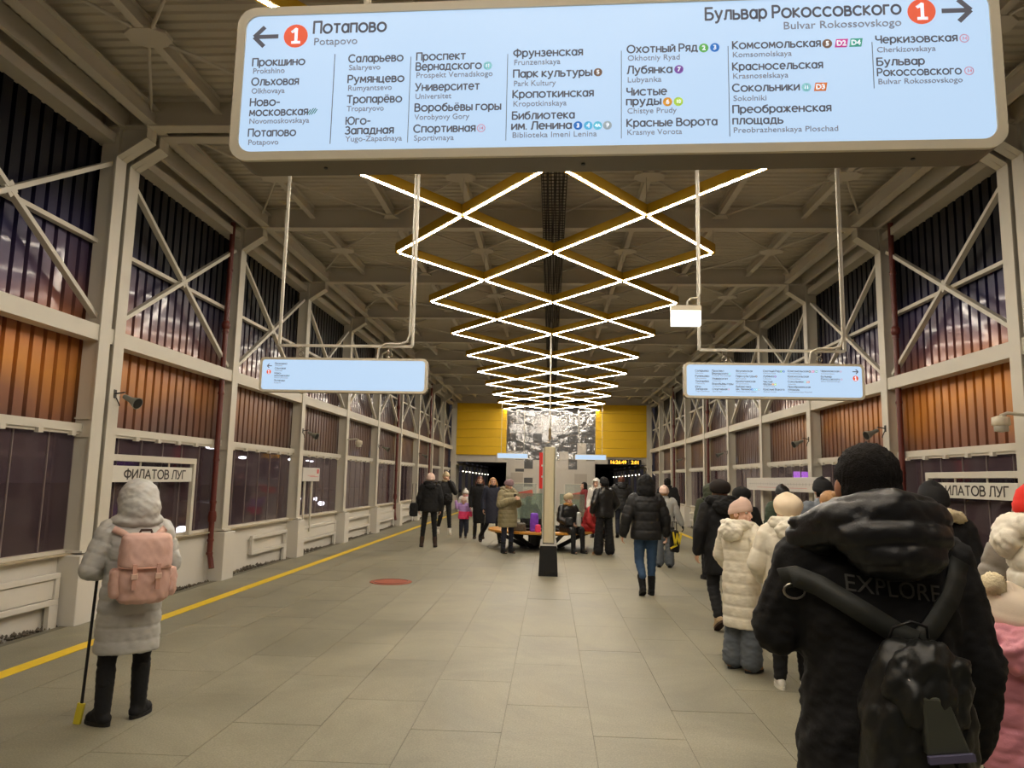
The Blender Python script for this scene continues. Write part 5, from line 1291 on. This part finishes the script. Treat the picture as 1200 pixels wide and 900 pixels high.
# ---------------------------------------------------------------- the man with the black backpack (right foreground)
r2, k2 = person('m', 'person seen from behind in black hooded jacket, dark short hair, nearest at right', 0.90, 2.12, H=1.765, hs=1.0, rz=-2, coat=C_BLACK2, coatname='jacket', hem=0.62, bulk=1.08, flare=1.02, pitch=0.5, amp=0.0, wr=0.006,
    vox=0.010, bvox=0.0085, hood=None, hair=('short', M_HAIRD, 0.97, 0.002), face=False, trousers=C_BLACK2, collar=1.50, skin=mat('skin_tanned', (186, 132, 104), 0.5, var=0.05),
    arms={'L': ((-0.235, 0.05, 1.20), (-0.10, 0.30, 1.28)), 'R': ((0.235, -0.02, 1.12), (0.25, 0.06, 0.92))})
U2 = k2['U']; s2 = k2['s']
h = MB()
pts = [U2(q) for q in ((-0.10, 0.13, 1.38), (-0.15, 0.07, 1.425), (-0.175, -0.03, 1.45), (-0.12, -0.12, 1.50), (-0.01, -0.15, 1.53), (0.085, -0.12, 1.505), (0.13, -0.03, 1.445), (0.12, 0.07, 1.42), (0.08, 0.13, 1.38))]
chain(h, pts, [q * s2 for q in (0.035, 0.048, 0.050, 0.054, 0.050, 0.054, 0.050, 0.048, 0.035)])
h.ell(U2((-0.01, -0.10, 1.475)), (0.165 * s2, 0.10 * s2, 0.06 * s2)); h.ell(U2((-0.01, -0.145, 1.465)), (0.145 * s2, 0.072 * s2, 0.065 * s2)); h.ell(U2((0.0, -0.155, 1.42)), (0.115 * s2, 0.065 * s2, 0.055 * s2))
cap(h, U2((-0.15, 0.0, 1.46)), U2((-0.215, -0.04, 1.49)), 0.035 * s2, 0.010 * s2)
me = remesh(h, 0.008, 4, name='hood'); v, n_ = vget(me)
el = (v[:, 2] / s2 - 1.40) / 0.052 + 1.2 * (v[:, 0] / s2) ** 2 * 10; ph = el % 1.0; e_ = np.minimum(ph, 1 - ph)
vv = (v[:, 0] / s2 / 0.11 + 0.5 * np.floor(el)) % 1.0; e2 = np.minimum(vv, 1 - vv)
v = v + n_ * (0.006 * (1 - np.exp(-e_ / 0.07)) + 0.003 * (1 - np.exp(-e2 / 0.06)))[:, None]; vset(me, v); wrinkle(me, 0.0025, 34, 3.0, (1, 1, 1.4))
me.materials.append(cloth('black_quilt', (28, 28, 29), 0.38)); ho = inst(me, 'hood', r2)
MB().tube([U2((-0.175, -0.085, 1.49)), U2((-0.177, -0.092, 1.492))], 0.006, 10).build('snap_button', M_STEEL, ho)
bv2 = bvh_of(k2['coat'])
# wording across the jacket back, laid on the cloth
t = text('EXPLORE W', 0.060, cloth('worn_print', (88, 87, 82), 0.8), 'back_print', r2, 0, 'LEFT', loc=(0, 0, 0), rot=(0, 0, 0))
me = t.data.copy(); t.data = me
import bmesh
bm = bmesh.new(); bm.from_mesh(me); bmesh.ops.subdivide_edges(bm, edges=[e for e in bm.edges if e.calc_length() > 0.012], cuts=3, use_grid_fill=False); bmesh.ops.triangulate(bm, faces=bm.faces); bm.to_mesh(me); bm.free()
wd = max(v.co.x for v in me.vertices)
for v in me.vertices:
    xx = -0.125 + v.co.x * 0.31 / wd; zz = 1.380 + v.co.y - 0.03 * v.co.x / wd
    hit = bv2.ray_cast(Vector((xx, -1, zz)), Vector((0, 1, 0))); yy = hit[0].y if hit[0] else -0.15
    v.co = Vector((xx, yy - 0.004 - v.co.z, zz))
# the sling bag
bp2 = empty('backpack', r2.location, r2.rotation_euler.z, label='black crumpled backpack worn on the back of the nearest person at right', category='backpack')
C_NYL = cloth('black_nylon', (28, 29, 27), 0.42); C_STR = cloth('black_webbing', (44, 46, 42), 0.6)
yb = min(v.co.y for v in k2['coat'].data.vertices)
b = MB(); loft(b, [(0.0, yb - 0.045, z, rx, ry) for z, rx, ry in ((0.80, 0.10, 0.05), (0.84, 0.125, 0.075), (0.98, 0.132, 0.09), (1.12, 0.125, 0.085), (1.22, 0.095, 0.065), (1.275, 0.05, 0.035))], e=2.6)
me = remesh(b, 0.008, 2, name='bag_body'); wrinkle(me, 0.007, 19, 2.2, (1.4, 1, 0.6)); wrinkle(me, 0.003, 40, 7.2); me.materials.append(C_NYL); inst(me, 'bag_body', bp2)
b = MB(); loft(b, [(0.015, yb - 0.085, z, rx, ry) for z, rx, ry in ((1.08, 0.06, 0.035), (1.11, 0.09, 0.055), (1.17, 0.105, 0.065), (1.24, 0.085, 0.055), (1.28, 0.045, 0.03))], e=2.6)
me = remesh(b, 0.008, 2, name='flap'); wrinkle(me, 0.010, 24, 9.1, (1.5, 1, 0.5)); wrinkle(me, 0.003, 50, 1.2); me.materials.append(C_NYL); inst(me, 'flap', bp2)
C_GNY = cloth('grey_nylon', (74, 76, 68), 0.45)
MB().add([(-0.03, yb - 0.150, 1.17), (0.03, yb - 0.150, 1.17), (0.075, yb - 0.148, 1.05), (-0.02, yb - 0.148, 1.04), (-0.03, yb - 0.10, 1.17), (0.03, yb - 0.10, 1.17), (0.075, yb - 0.10, 1.05), (-0.02, yb - 0.10, 1.04)], [(0, 1, 2, 3), (4, 7, 6, 5), (0, 4, 5, 1), (3, 2, 6, 7), (0, 3, 7, 4), (1, 5, 6, 2)]).build('front_pull_flap', C_GNY, bp2, bevel=0.006)
MB().bar((-0.022, yb - 0.152, 1.034), (0.078, yb - 0.152, 1.046), 0.012, 0.016).build('webbing_loop', cloth('slate_loop', (96, 92, 120), 0.6), bp2)
MB().bar((0.02, yb - 0.140, 1.03), (0.05, yb - 0.136, 0.92), 0.030, 0.006, (0, 1, 0)).build('hanging_strap', C_GNY, bp2)
MB().bar((0.05, yb - 0.142, 1.03), (0.11, yb - 0.130, 0.93), 0.016, 0.006, (0, 1, 0)).build('hanging_strap', C_STR, bp2)
MB().tube([(-0.05, yb - 0.03, 1.27), (-0.045, yb - 0.05, 1.305), (-0.005, yb - 0.055, 1.322), (0.035, yb - 0.05, 1.31), (0.045, yb - 0.03, 1.28)], 0.004, 6).build('grab_handle', M_BLACK, bp2)
MB().tube([(-0.06, yb - 0.11, 1.22), (-0.035, yb - 0.14, 1.185)], 0.003, 6).build('zip_pull', M_STEEL, bp2)
strap_on(bv2, [(-0.262, 1.395), (-0.235, 1.405), (-0.18, 1.385), (-0.10, 1.335), (-0.01, 1.28), (0.03, 1.265)], 0.055, C_STR, 'shoulder_strap', bp2, 0.012)
strap_on(bv2, [(0.185, 1.46), (0.14, 1.38), (0.075, 1.30), (0.045, 1.27)], 0.050, C_STR, 'shoulder_strap', bp2, 0.012)
hit = bv2.ray_cast(Vector((-0.235, -1, 1.365)), Vector((0, 1, 0))); yy = hit[0].y if hit[0] else 0.0
m = MB(); m.tube([(-0.235 + 0.028 * math.cos(a), yy - 0.012 + 0.0 * a, 1.365 + 0.020 * math.sin(a)) for a in np.linspace(0, 2 * math.pi, 15)], 0.0035, 6, False); m.build('strap_ring', M_STEEL, bp2)

# ---------------------------------------------------------------- queue along the right
person('q', 'person in cream slouch hat and long cream puffer coat, back turned, beside the nearest man', 2.00, 6.30, hs=1.16, H=1.53, rz=-8, coat=C_CREAM, hem=0.40, bulk=1.22, flare=1.02, pitch=0.19, amp=0.012, wr=0.0025, vox=0.011,
    hood=('down', C_CREAM, 1.15), hat=('loose', C_CREAMK, 1.12), face=False, trousers=C_BLACK2, legw=1.15, boot=C_SHOEW, sole=C_SHOEW, bootw=0.9, shaft=0.06,
    arms={'L': ((-0.29, 0.02, 1.10), (-0.22, 0.20, 0.96)), 'R': ((0.29, 0.0, 1.10), (0.22, 0.18, 0.96))})
person('q', 'person in cream puffer coat and pale pink beanie looking back, grey wide jeans', 1.74, 6.85, hs=1.16, H=1.50, rz=-52, coat=C_CREAM, hem=0.42, bulk=1.0, pitch=0.11, amp=0.009, wr=0.003, vox=0.011, bvox=0.008,
    hood=('down', C_CREAM, 1.12), hoodz=-0.035, hat=('knit', C_PINKH, 1.02), headyaw=-88, headpitch=0, trousers=C_GDENIM, legw=1.35, ankle=0.085, boot=C_BROWN, bootw=1.15, shaft=0.10, hair=('short', M_HAIRF), skin=mat('skin_pale', (228, 184, 162), 0.5, var=0.04),
    arms={'L': ((-0.27, 0.0, 1.12), (-0.23, 0.15, 0.92)), 'R': ((0.27, -0.05, 1.12), (0.20, 0.16, 0.94))})
person('q', 'person in long black coat, big dark fur hat and beige boots stepping forward in queue', 2.00, 8.75, H=1.66, rz=6, coat=C_BLACK2, hem=0.62, bulk=1.12, amp=0.0, wr=0.004, hood=('down', C_BLACK2, 1.2), hat=('fur', cloth('dark_fur', (30, 22, 18), 0.95), 0.98), face=False,
    trousers=C_BLACK2, legw=1.1, boot=C_BEIGEB, shaft=0.14, sole=C_DBROWN, legs={'L': ((-0.10, 0.02, 0.48), (-0.12, -0.22, 0.15), 4, -35), 'R': ((0.10, 0.05, 0.49), (0.11, 0.06, 0.09), -4, 0)}, arms={'L': ((-0.28, -0.05, 1.12), (-0.29, 0.0, 0.88))})
person('q', 'person in dark green hooded parka half hidden behind the long black coat', 2.78, 13.0, H=1.60, rz=10, coat=C_GREEN, hem=0.8, bulk=1.1, amp=0.0, hood=('up', C_GREEN), face=False)
person('q', 'person in black coat and wide black fur hat behind the pink beanie', 2.62, 10.2, H=1.56, rz=0, coat=C_BLACK2, hem=0.6, amp=0.0, hat=('fur', cloth('black_fur', (20, 19, 20), 0.95), 1.08), face=False, hair=('short', M_HAIRD))
person('q', 'person in green quilted jacket and black beanie behind the cream slouch hat', 3.30, 10.6, H=1.63, rz=12, coat=cloth('moss_green', (56, 70, 50), 0.7), hem=0.7, bulk=1.15, hat=('knit', C_BLACK), face=False, hood=('scarf', cloth('moss_scarf', (74, 82, 52), 0.8)), hair=('short', M_HAIRD))
person('q', 'person in grey-blue jacket and black beanie in front of the long line map', 3.06, 8.4, H=1.71, rz=0, coat=cloth('slate', (110, 118, 128), 0.7), hem=0.8, bulk=1.05, hat=('knit', C_BLACK2, 1.08), face=False, hair=('short', M_HAIRD))
person('q', 'person with fair hair bun and pale pink headband beside the nearest man', 2.70, 7.25, H=1.60, rz=20, coat=C_PINKH, hem=0.7, bulk=1.05, hat=None, hair=('bun', M_HAIRF, 1.03), face=False, hood=('scarf', C_PINKH))
person('q', 'person in black jacket, black beanie and cream fur collar right of the nearest man', 2.76, 5.45, H=1.67, rz=-14, coat=C_BLACK2, hem=0.75, bulk=1.15, amp=0.004, hood=('fur', M_FUR), hat=('knit', C_BLACK2, 1.04), face=False, headyaw=12, headpitch=6)
person('q', 'person in taupe-grey puffer jacket with grey hood at right edge', 2.83, 4.45, H=1.60, rz=-10, coat=C_TAUPE, hem=0.72, bulk=1.22, pitch=0.14, amp=0.016, vox=0.012, hood=('up', cloth('grey_hood', (146, 140, 128), 0.6)), face=False, arms={'L': ((-0.30, 0.0, 1.10), (-0.24, 0.16, 0.95))})
person('q', 'person in cream puffer jacket and bright red knit hat cut by right edge', 2.34, 3.62, hs=1.15, H=1.70, rz=-112, coat=C_CREAM, hem=0.75, bulk=1.02, pitch=0.13, amp=0.018, wr=0.005, vox=0.011, hood=('down', C_CREAM, 1.1), hat=('knit', C_REDH, 1.06), face=False, arms={'L': ((-0.25, 0.12, 1.13), (-0.20, 0.30, 1.0)), 'R': ((0.25, 0.12, 1.13), (0.20, 0.30, 1.0))})
person('q', 'child in rose pink puffer jacket and cream pompom hat at right edge', 1.81, 3.02, H=1.25, rz=-10, hs=1.25, coat=C_PINK, hem=0.80, bulk=1.02, pitch=0.12, amp=0.014, wr=0.005, vox=0.009, bvox=0.009, hood=('down', C_PINK, 1.25), hat=('knit', cloth('cream_white_knit', (226, 208, 186), 0.95), 1.12), face=False, headyaw=8,
    pom=((-0.075, -0.01, 0.155), 0.048, M_FUR), trousers=C_NAVY)

# ---------------------------------------------------------------- people in the middle
person('c', 'person in black hooded puffer jacket, hood up, blue jeans, walking away', 1.42, 11.0, hs=1.15, H=1.71, rz=4, coat=C_BLACK, hem=0.80, bulk=1.13, pitch=0.135, amp=0.014, hood=('up', C_BLACK2), face=False, trousers=C_DENIM, legw=1.05, shaft=0.20, cuff=0.16,
    legs={'L': ((-0.09, 0.06, 0.49), (-0.07, -0.10, 0.13), 3, -25), 'R': ((0.09, 0.05, 0.49), (0.09, 0.06, 0.09), -3, 0)}, arms={'L': ((-0.29, -0.05, 1.12), (-0.33, 0.02, 0.88)), 'R': ((0.28, -0.02, 1.12), (0.31, 0.06, 0.88))})
person('c', 'person in light grey jacket and pale pink beanie, grey wide trousers, black gloves', 2.24, 14.6, H=1.56, rz=-8, coat=C_LGREY, hem=0.85, bulk=1.1, hat=('knit', C_PINKH, 1.05), face=False, trousers=C_GDENIM, legw=1.3, ankle=0.08, glove=C_BLACK2, arms={'R': ((0.27, 0.0, 1.14), (0.36, 0.05, 0.92))}, hair=('short', M_HAIRF))
person('c', 'person with short dark hair in black jacket near the right wall', 3.10, 19.6, H=1.76, rz=-5, coat=C_BLACK2, hem=0.85, bulk=1.1, amp=0, hair=('short', M_HAIRD), face=False, hood=('scarf', C_BLACK2))
person('c', 'person in black leather jacket and black beanie, wide black trousers, brown shoes', 1.22, 16.6, H=1.72, rz=25, coat=C_LEATHER, coatname='jacket', hem=0.83, bulk=1.12, pitch=0.12, amp=0.006, hat=('knit', C_BLACK2), face=False, trousers=C_BLACK2, legw=1.35, ankle=0.085, boot=C_BROWN, sole=C_BEIGEB, shaft=0.05,
    legs={'L': ((-0.13, 0.02, 0.49), (-0.15, 0.0, 0.09), 40, 0), 'R': ((0.12, 0.0, 0.49), (0.14, 0, 0.09), -10, 0)}, arms={'L': ((-0.29, -0.05, 1.13), (-0.24, 0.12, 0.95)), 'R': ((0.29, -0.05, 1.13), (0.24, 0.12, 0.95))}, hair=('short', M_HAIRD))
person('c', 'person with short brown hair in black quilted jacket walking into the right passage', 2.10, 21.8, H=1.80, rz=0, coat=C_BLACK, hem=0.78, bulk=1.15, hair=('short', M_HAIRR), face=False, hood=('down', C_BLACK, 1.0), trousers=C_NAVY,
    legs={'L': ((-0.10, 0.08, 0.50), (-0.12, -0.10, 0.14), 0, -30), 'R': ((0.10, 0.02, 0.49), (0.1, 0.05, 0.09), 0, 0)})
person('c', 'person with auburn hair glimpsed behind the two black jackets', 1.82, 24.0, H=1.70, rz=150, coat=C_BLACK2, hem=0.8, amp=0, hair=('short', M_HAIRR), trousers=C_OLIVE)
person('c', 'person in white hooded top leaning beside the red-coated people', 1.35, 21.6, H=1.68, rz=160, coat=C_WHITE, hem=0.65, bulk=0.95, amp=0, hood=('up', C_WHITE), trousers=C_BEIGEK)
person('c', 'person in dark red coat standing left of the white hooded one', 1.05, 22.6, H=1.60, rz=100, coat=cloth('wine_red', (120, 28, 34), 0.6), hem=0.7, amp=0.006, hair=('long', M_HAIRD), trousers=C_BLACK2)
SIT = {'L': ((-0.12, 0.44, 0.52), (-0.13, 0.47, 0.09), 5, 0), 'R': ((0.12, 0.44, 0.52), (0.13, 0.47, 0.09), -5, 0)}
def sit(**k): return {'L': SIT['L'], 'R': SIT['R']}
ra, ka = person('s', 'seated person in shiny black jacket with tan collar and beige hood on the round bench', 0.42, 17.25, H=1.66, rz=-150, coat=C_LEATHER, drop=0.36, bulk=1.12, pitch=0.11, amp=0.008, hat=('loose', C_BEIGEK, 1.04), hood=('scarf', cloth('tan_fur', (188, 142, 84), 0.95)), legs=sit(), arms={'L': ((-0.27, 0.08, 1.12), (-0.10, 0.30, 1.02)), 'R': ((0.27, 0.08, 1.12), (0.10, 0.30, 1.02))}, boot=C_BLACK2, shaft=0.28, lap=0.8)
person('s', 'seated person in bright red puffer jacket bending forward on the bench, dark hair', 0.88, 17.75, H=1.62, rz=-120, coat=C_RED, drop=0.34, lean=22, bulk=1.1, hair=('long', M_HAIRD, 1.03), legs=sit(), arms={'L': ((-0.26, 0.12, 1.12), (-0.12, 0.34, 0.98)), 'R': ((0.26, 0.12, 1.12), (0.12, 0.34, 0.98))}, boot=C_SHOEW, sole=C_SHOEW)
person('s', 'seated dark figure in black on far side of the bench, left', -0.48, 19.15, H=1.62, rz=20, coat=C_BLACK2, drop=0.35, amp=0, bulk=1.0, hair=('short', M_HAIRD), legs=sit(), face=False, lean=26)
person('c', 'person in olive-beige puffer coat and mauve beanie looking at a phone by the bench', -0.95, 16.55, H=1.63, rz=-140, coat=C_OLIVE, hem=0.60, bulk=1.20, pitch=0.10, amp=0.012, hood=('down', C_OLIVE, 1.1), hat=('knit', C_MAUVE, 1.04), headpitch=-22, headyaw=6, trousers=C_NAVY, shaft=0.2,
    arms={'L': ((-0.27, 0.05, 1.13), (-0.06, 0.30, 1.24)), 'R': ((0.27, 0.05, 1.13), (0.06, 0.30, 1.24))}, hands={'L': dict(curl=45, n=(1, 0, 0.2)), 'R': dict(curl=45, n=(-1, 0, 0.2))})
person('c', 'person in knee-length black coat and tall boots striding past the olive coat', -1.50, 19.1, H=1.68, rz=-165, coat=C_NAVY, hem=0.50, bulk=0.98, amp=0, hair=('long', M_HAIRF, 1.0), trousers=C_BLACK2, legw=0.85, shaft=0.38, hood=('scarf', C_BLACK2),
    legs={'L': ((-0.12, 0.12, 0.49), (-0.16, 0.26, 0.10), 0, 10), 'R': ((0.13, -0.05, 0.47), (0.26, -0.26, 0.15), 0, -30)})
person('c', 'smiling person with wavy auburn hair in long black coat, walking toward the camera', -1.96, 20.3, H=1.70, rz=-172, coat=C_BLACK2, hem=0.42, bulk=0.98, flare=0.9, amp=0, hair=('long', M_HAIRR, 1.06), trousers=C_BLACK2, legw=0.85, shaft=0.3, hood=('scarf', C_BLACK2),
    arms={'L': ((-0.26, -0.02, 1.14), (-0.20, 0.20, 0.98)), 'R': ((0.25, -0.02, 1.12), (0.24, 0.05, 0.88))})
person('c', 'person in black jacket and pale pink beanie standing with back turned, brown ankle boots', -2.88, 17.5, H=1.73, rz=8, coat=C_BLACK2, hem=0.82, bulk=1.15, amp=0.003, hat=('knit', C_PINKH, 1.04), face=False, trousers=C_BLACK2, legw=0.92, boot=C_DBROWN, shaft=0.16, hood=('down', C_BLACK2, 1.0),
    legs={'L': ((-0.13, 0.02, 0.49), (-0.16, 0, 0.09), 10, 0), 'R': ((0.12, 0.0, 0.49), (0.15, -0.02, 0.09), -8, 0)})
person('c', 'person in open black jacket and beige beanie striding with white trainers, hand at mouth', -3.10, 21.6, H=1.80, rz=-160, coat=C_BLACK, hem=0.86, bulk=1.02, amp=0.004, hat=('knit', C_BEIGEK, 1.02), trousers=C_BLACK2, legw=0.95, boot=C_SHOEW, sole=C_SHOEW, shaft=0.08, hood=('scarf', C_BEIGEK),
    arms={'L': ((-0.27, 0.05, 1.14), (-0.06, 0.20, 1.46)), 'R': ((0.27, 0.0, 1.13), (0.30, 0.10, 0.92))}, legs={'L': ((-0.10, 0.10, 0.49), (-0.11, 0.18, 0.09), 0, 0), 'R': ((0.12, 0.0, 0.48), (0.16, -0.16, 0.12), 0, -15)})
person('c', 'small child in pink and lilac snow jacket and pink hat, one arm raised', -2.40, 20.4, H=1.10, rz=178, hs=1.28, coat=C_HOT, coat2=(1.12, C_LILAC), hem=0.80, bulk=1.2, pitch=0.12, amp=0.010, vox=0.010, hat=('knit', C_PINKH, 1.08), trousers=C_NAVY, legw=1.25,
    arms={'R': ((0.28, 0.03, 1.28), (0.34, 0.04, 1.52)), 'L': ((-0.27, 0.0, 1.14), (-0.32, 0.06, 0.95))})
person('c', 'child with white pompom hat and pink scarf behind the small child in pink', -2.58, 22.3, H=1.28, rz=180, hs=1.22, coat=C_WHITE, hem=0.8, bulk=1.1, vox=0.010, hat=('knit', C_WHITE, 1.1), pom=((0, 0, 0.16), 0.035, C_WHITE), hood=('scarf', C_PINK), trousers=C_NAVY)

# ---------------------------------------------------------------- bags and small things
def bag(name, label, cat, loc, w, d, hh, m, rz=0, handle=None, seed=1.0, e=3.0):
    r = empty(name, loc, rz, label=label, category=cat)
    b = MB(); loft(b, [(0, 0, z * hh, w / 2 * k, d / 2 * k) for z, k in ((0.0, 0.85), (0.05, 1.0), (0.5, 1.0), (0.92, 0.92), (1.0, 0.7))], e=e)
    me = remesh(b, 0.014, 2, name='bag_body'); wrinkle(me, 0.006, 22, seed); me.materials.append(m); inst(me, 'bag_body', r)
    if handle: MB().tube([(-w * 0.25, 0, hh * 0.95), (-w * 0.2, 0, hh + handle), (w * 0.2, 0, hh + handle), (w * 0.25, 0, hh * 0.95)], 0.008, 6).build('handle', M_BLACK, r)
    return r
bag('gift_bag', 'bright purple bag standing on the bench beside the totem', 'bag', (-0.36, 17.05, 0.452), 0.20, 0.14, 0.42, C_PURPLE, seed=2)
bag('gift_bag', 'hot pink paper bag standing in front of the purple bag on the bench', 'bag', (-0.27, 16.88, 0.452), 0.13, 0.08, 0.17, C_HOT, e=5)
bag('handbag', 'slumped grey-brown handbag with black handle on the bench', 'bag', (-0.70, 17.12, 0.452), 0.30, 0.18, 0.19, cloth('grey_brown_bag', (92, 84, 70), 0.5), handle=0.09)
bag('shoulder_bag', 'black shoulder bag hanging at the hip of the pink-beanie person, left', 'bag', (-3.24, 17.35, 0.72), 0.20, 0.12, 0.32, C_BLACK2, handle=0.45)
bag('waist_bag', 'black round bag worn at the hip by the striding person in open jacket', 'bag', (-2.98, 21.38, 0.98), 0.26, 0.12, 0.20, C_LEATHER)
bag('shoulder_bag', 'black bag with bold yellow print carried beside the blue jeans', 'bag', (1.86, 11.15, 0.62), 0.14, 0.18, 0.32, C_BLACK2, handle=0.12)
yp = empty('yellow_ribbon', (1.88, 11.02, 0.70), label='yellow folded ribbon hanging on the black bag beside the blue jeans', category='ribbon')
MB().bar((-0.06, 0, 0.22), (-0.03, 0, 0.02), 0.025, 0.01, (0, 1, 0)).bar((-0.03, 0, 0.02), (0.0, 0, 0.2), 0.025, 0.01, (0, 1, 0)).bar((0.0, 0, 0.2), (0.03, 0, 0.04), 0.025, 0.01, (0, 1, 0)).bar((0.03, 0, 0.04), (0.06, 0, 0.2), 0.025, 0.01, (0, 1, 0)).bar((-0.10, 0, -0.02), (0.0, 0, 0.03), 0.025, 0.01, (0, 1, 0)).build('ribbon', mat('ribbon_yellow', (228, 200, 40), 0.6, var=0.05), yp)
bag('shopping_bag', 'pale grey paper bag on the lap of the seated person in black', 'bag', (0.66, 16.92, 0.60), 0.10, 0.20, 0.32, C_LGREY, e=6)
bag('lap_bag', 'small black bag held on the knees of the seated person', 'bag', (0.44, 16.85, 0.62), 0.20, 0.14, 0.18, C_BLACK)
ph = empty('phone', (-0.78, 16.32, 1.24), R(-140), label='dark smartphone held by the person in the olive coat', category='phone')
MB().box(-0.036, 0.036, -0.005, 0.005, -0.075, 0.075).build('phone_body', M_BLACK, ph, bevel=0.003)
MB().box(-0.032, 0.032, -0.0065, -0.005, -0.068, 0.068).build('screen', mat('phone_screen', (190, 200, 215), 0.2, var=0, emit=(0.5, 0.6, 0.75), es=0.8), ph)
bpy.data.scenes.remove(TMP)
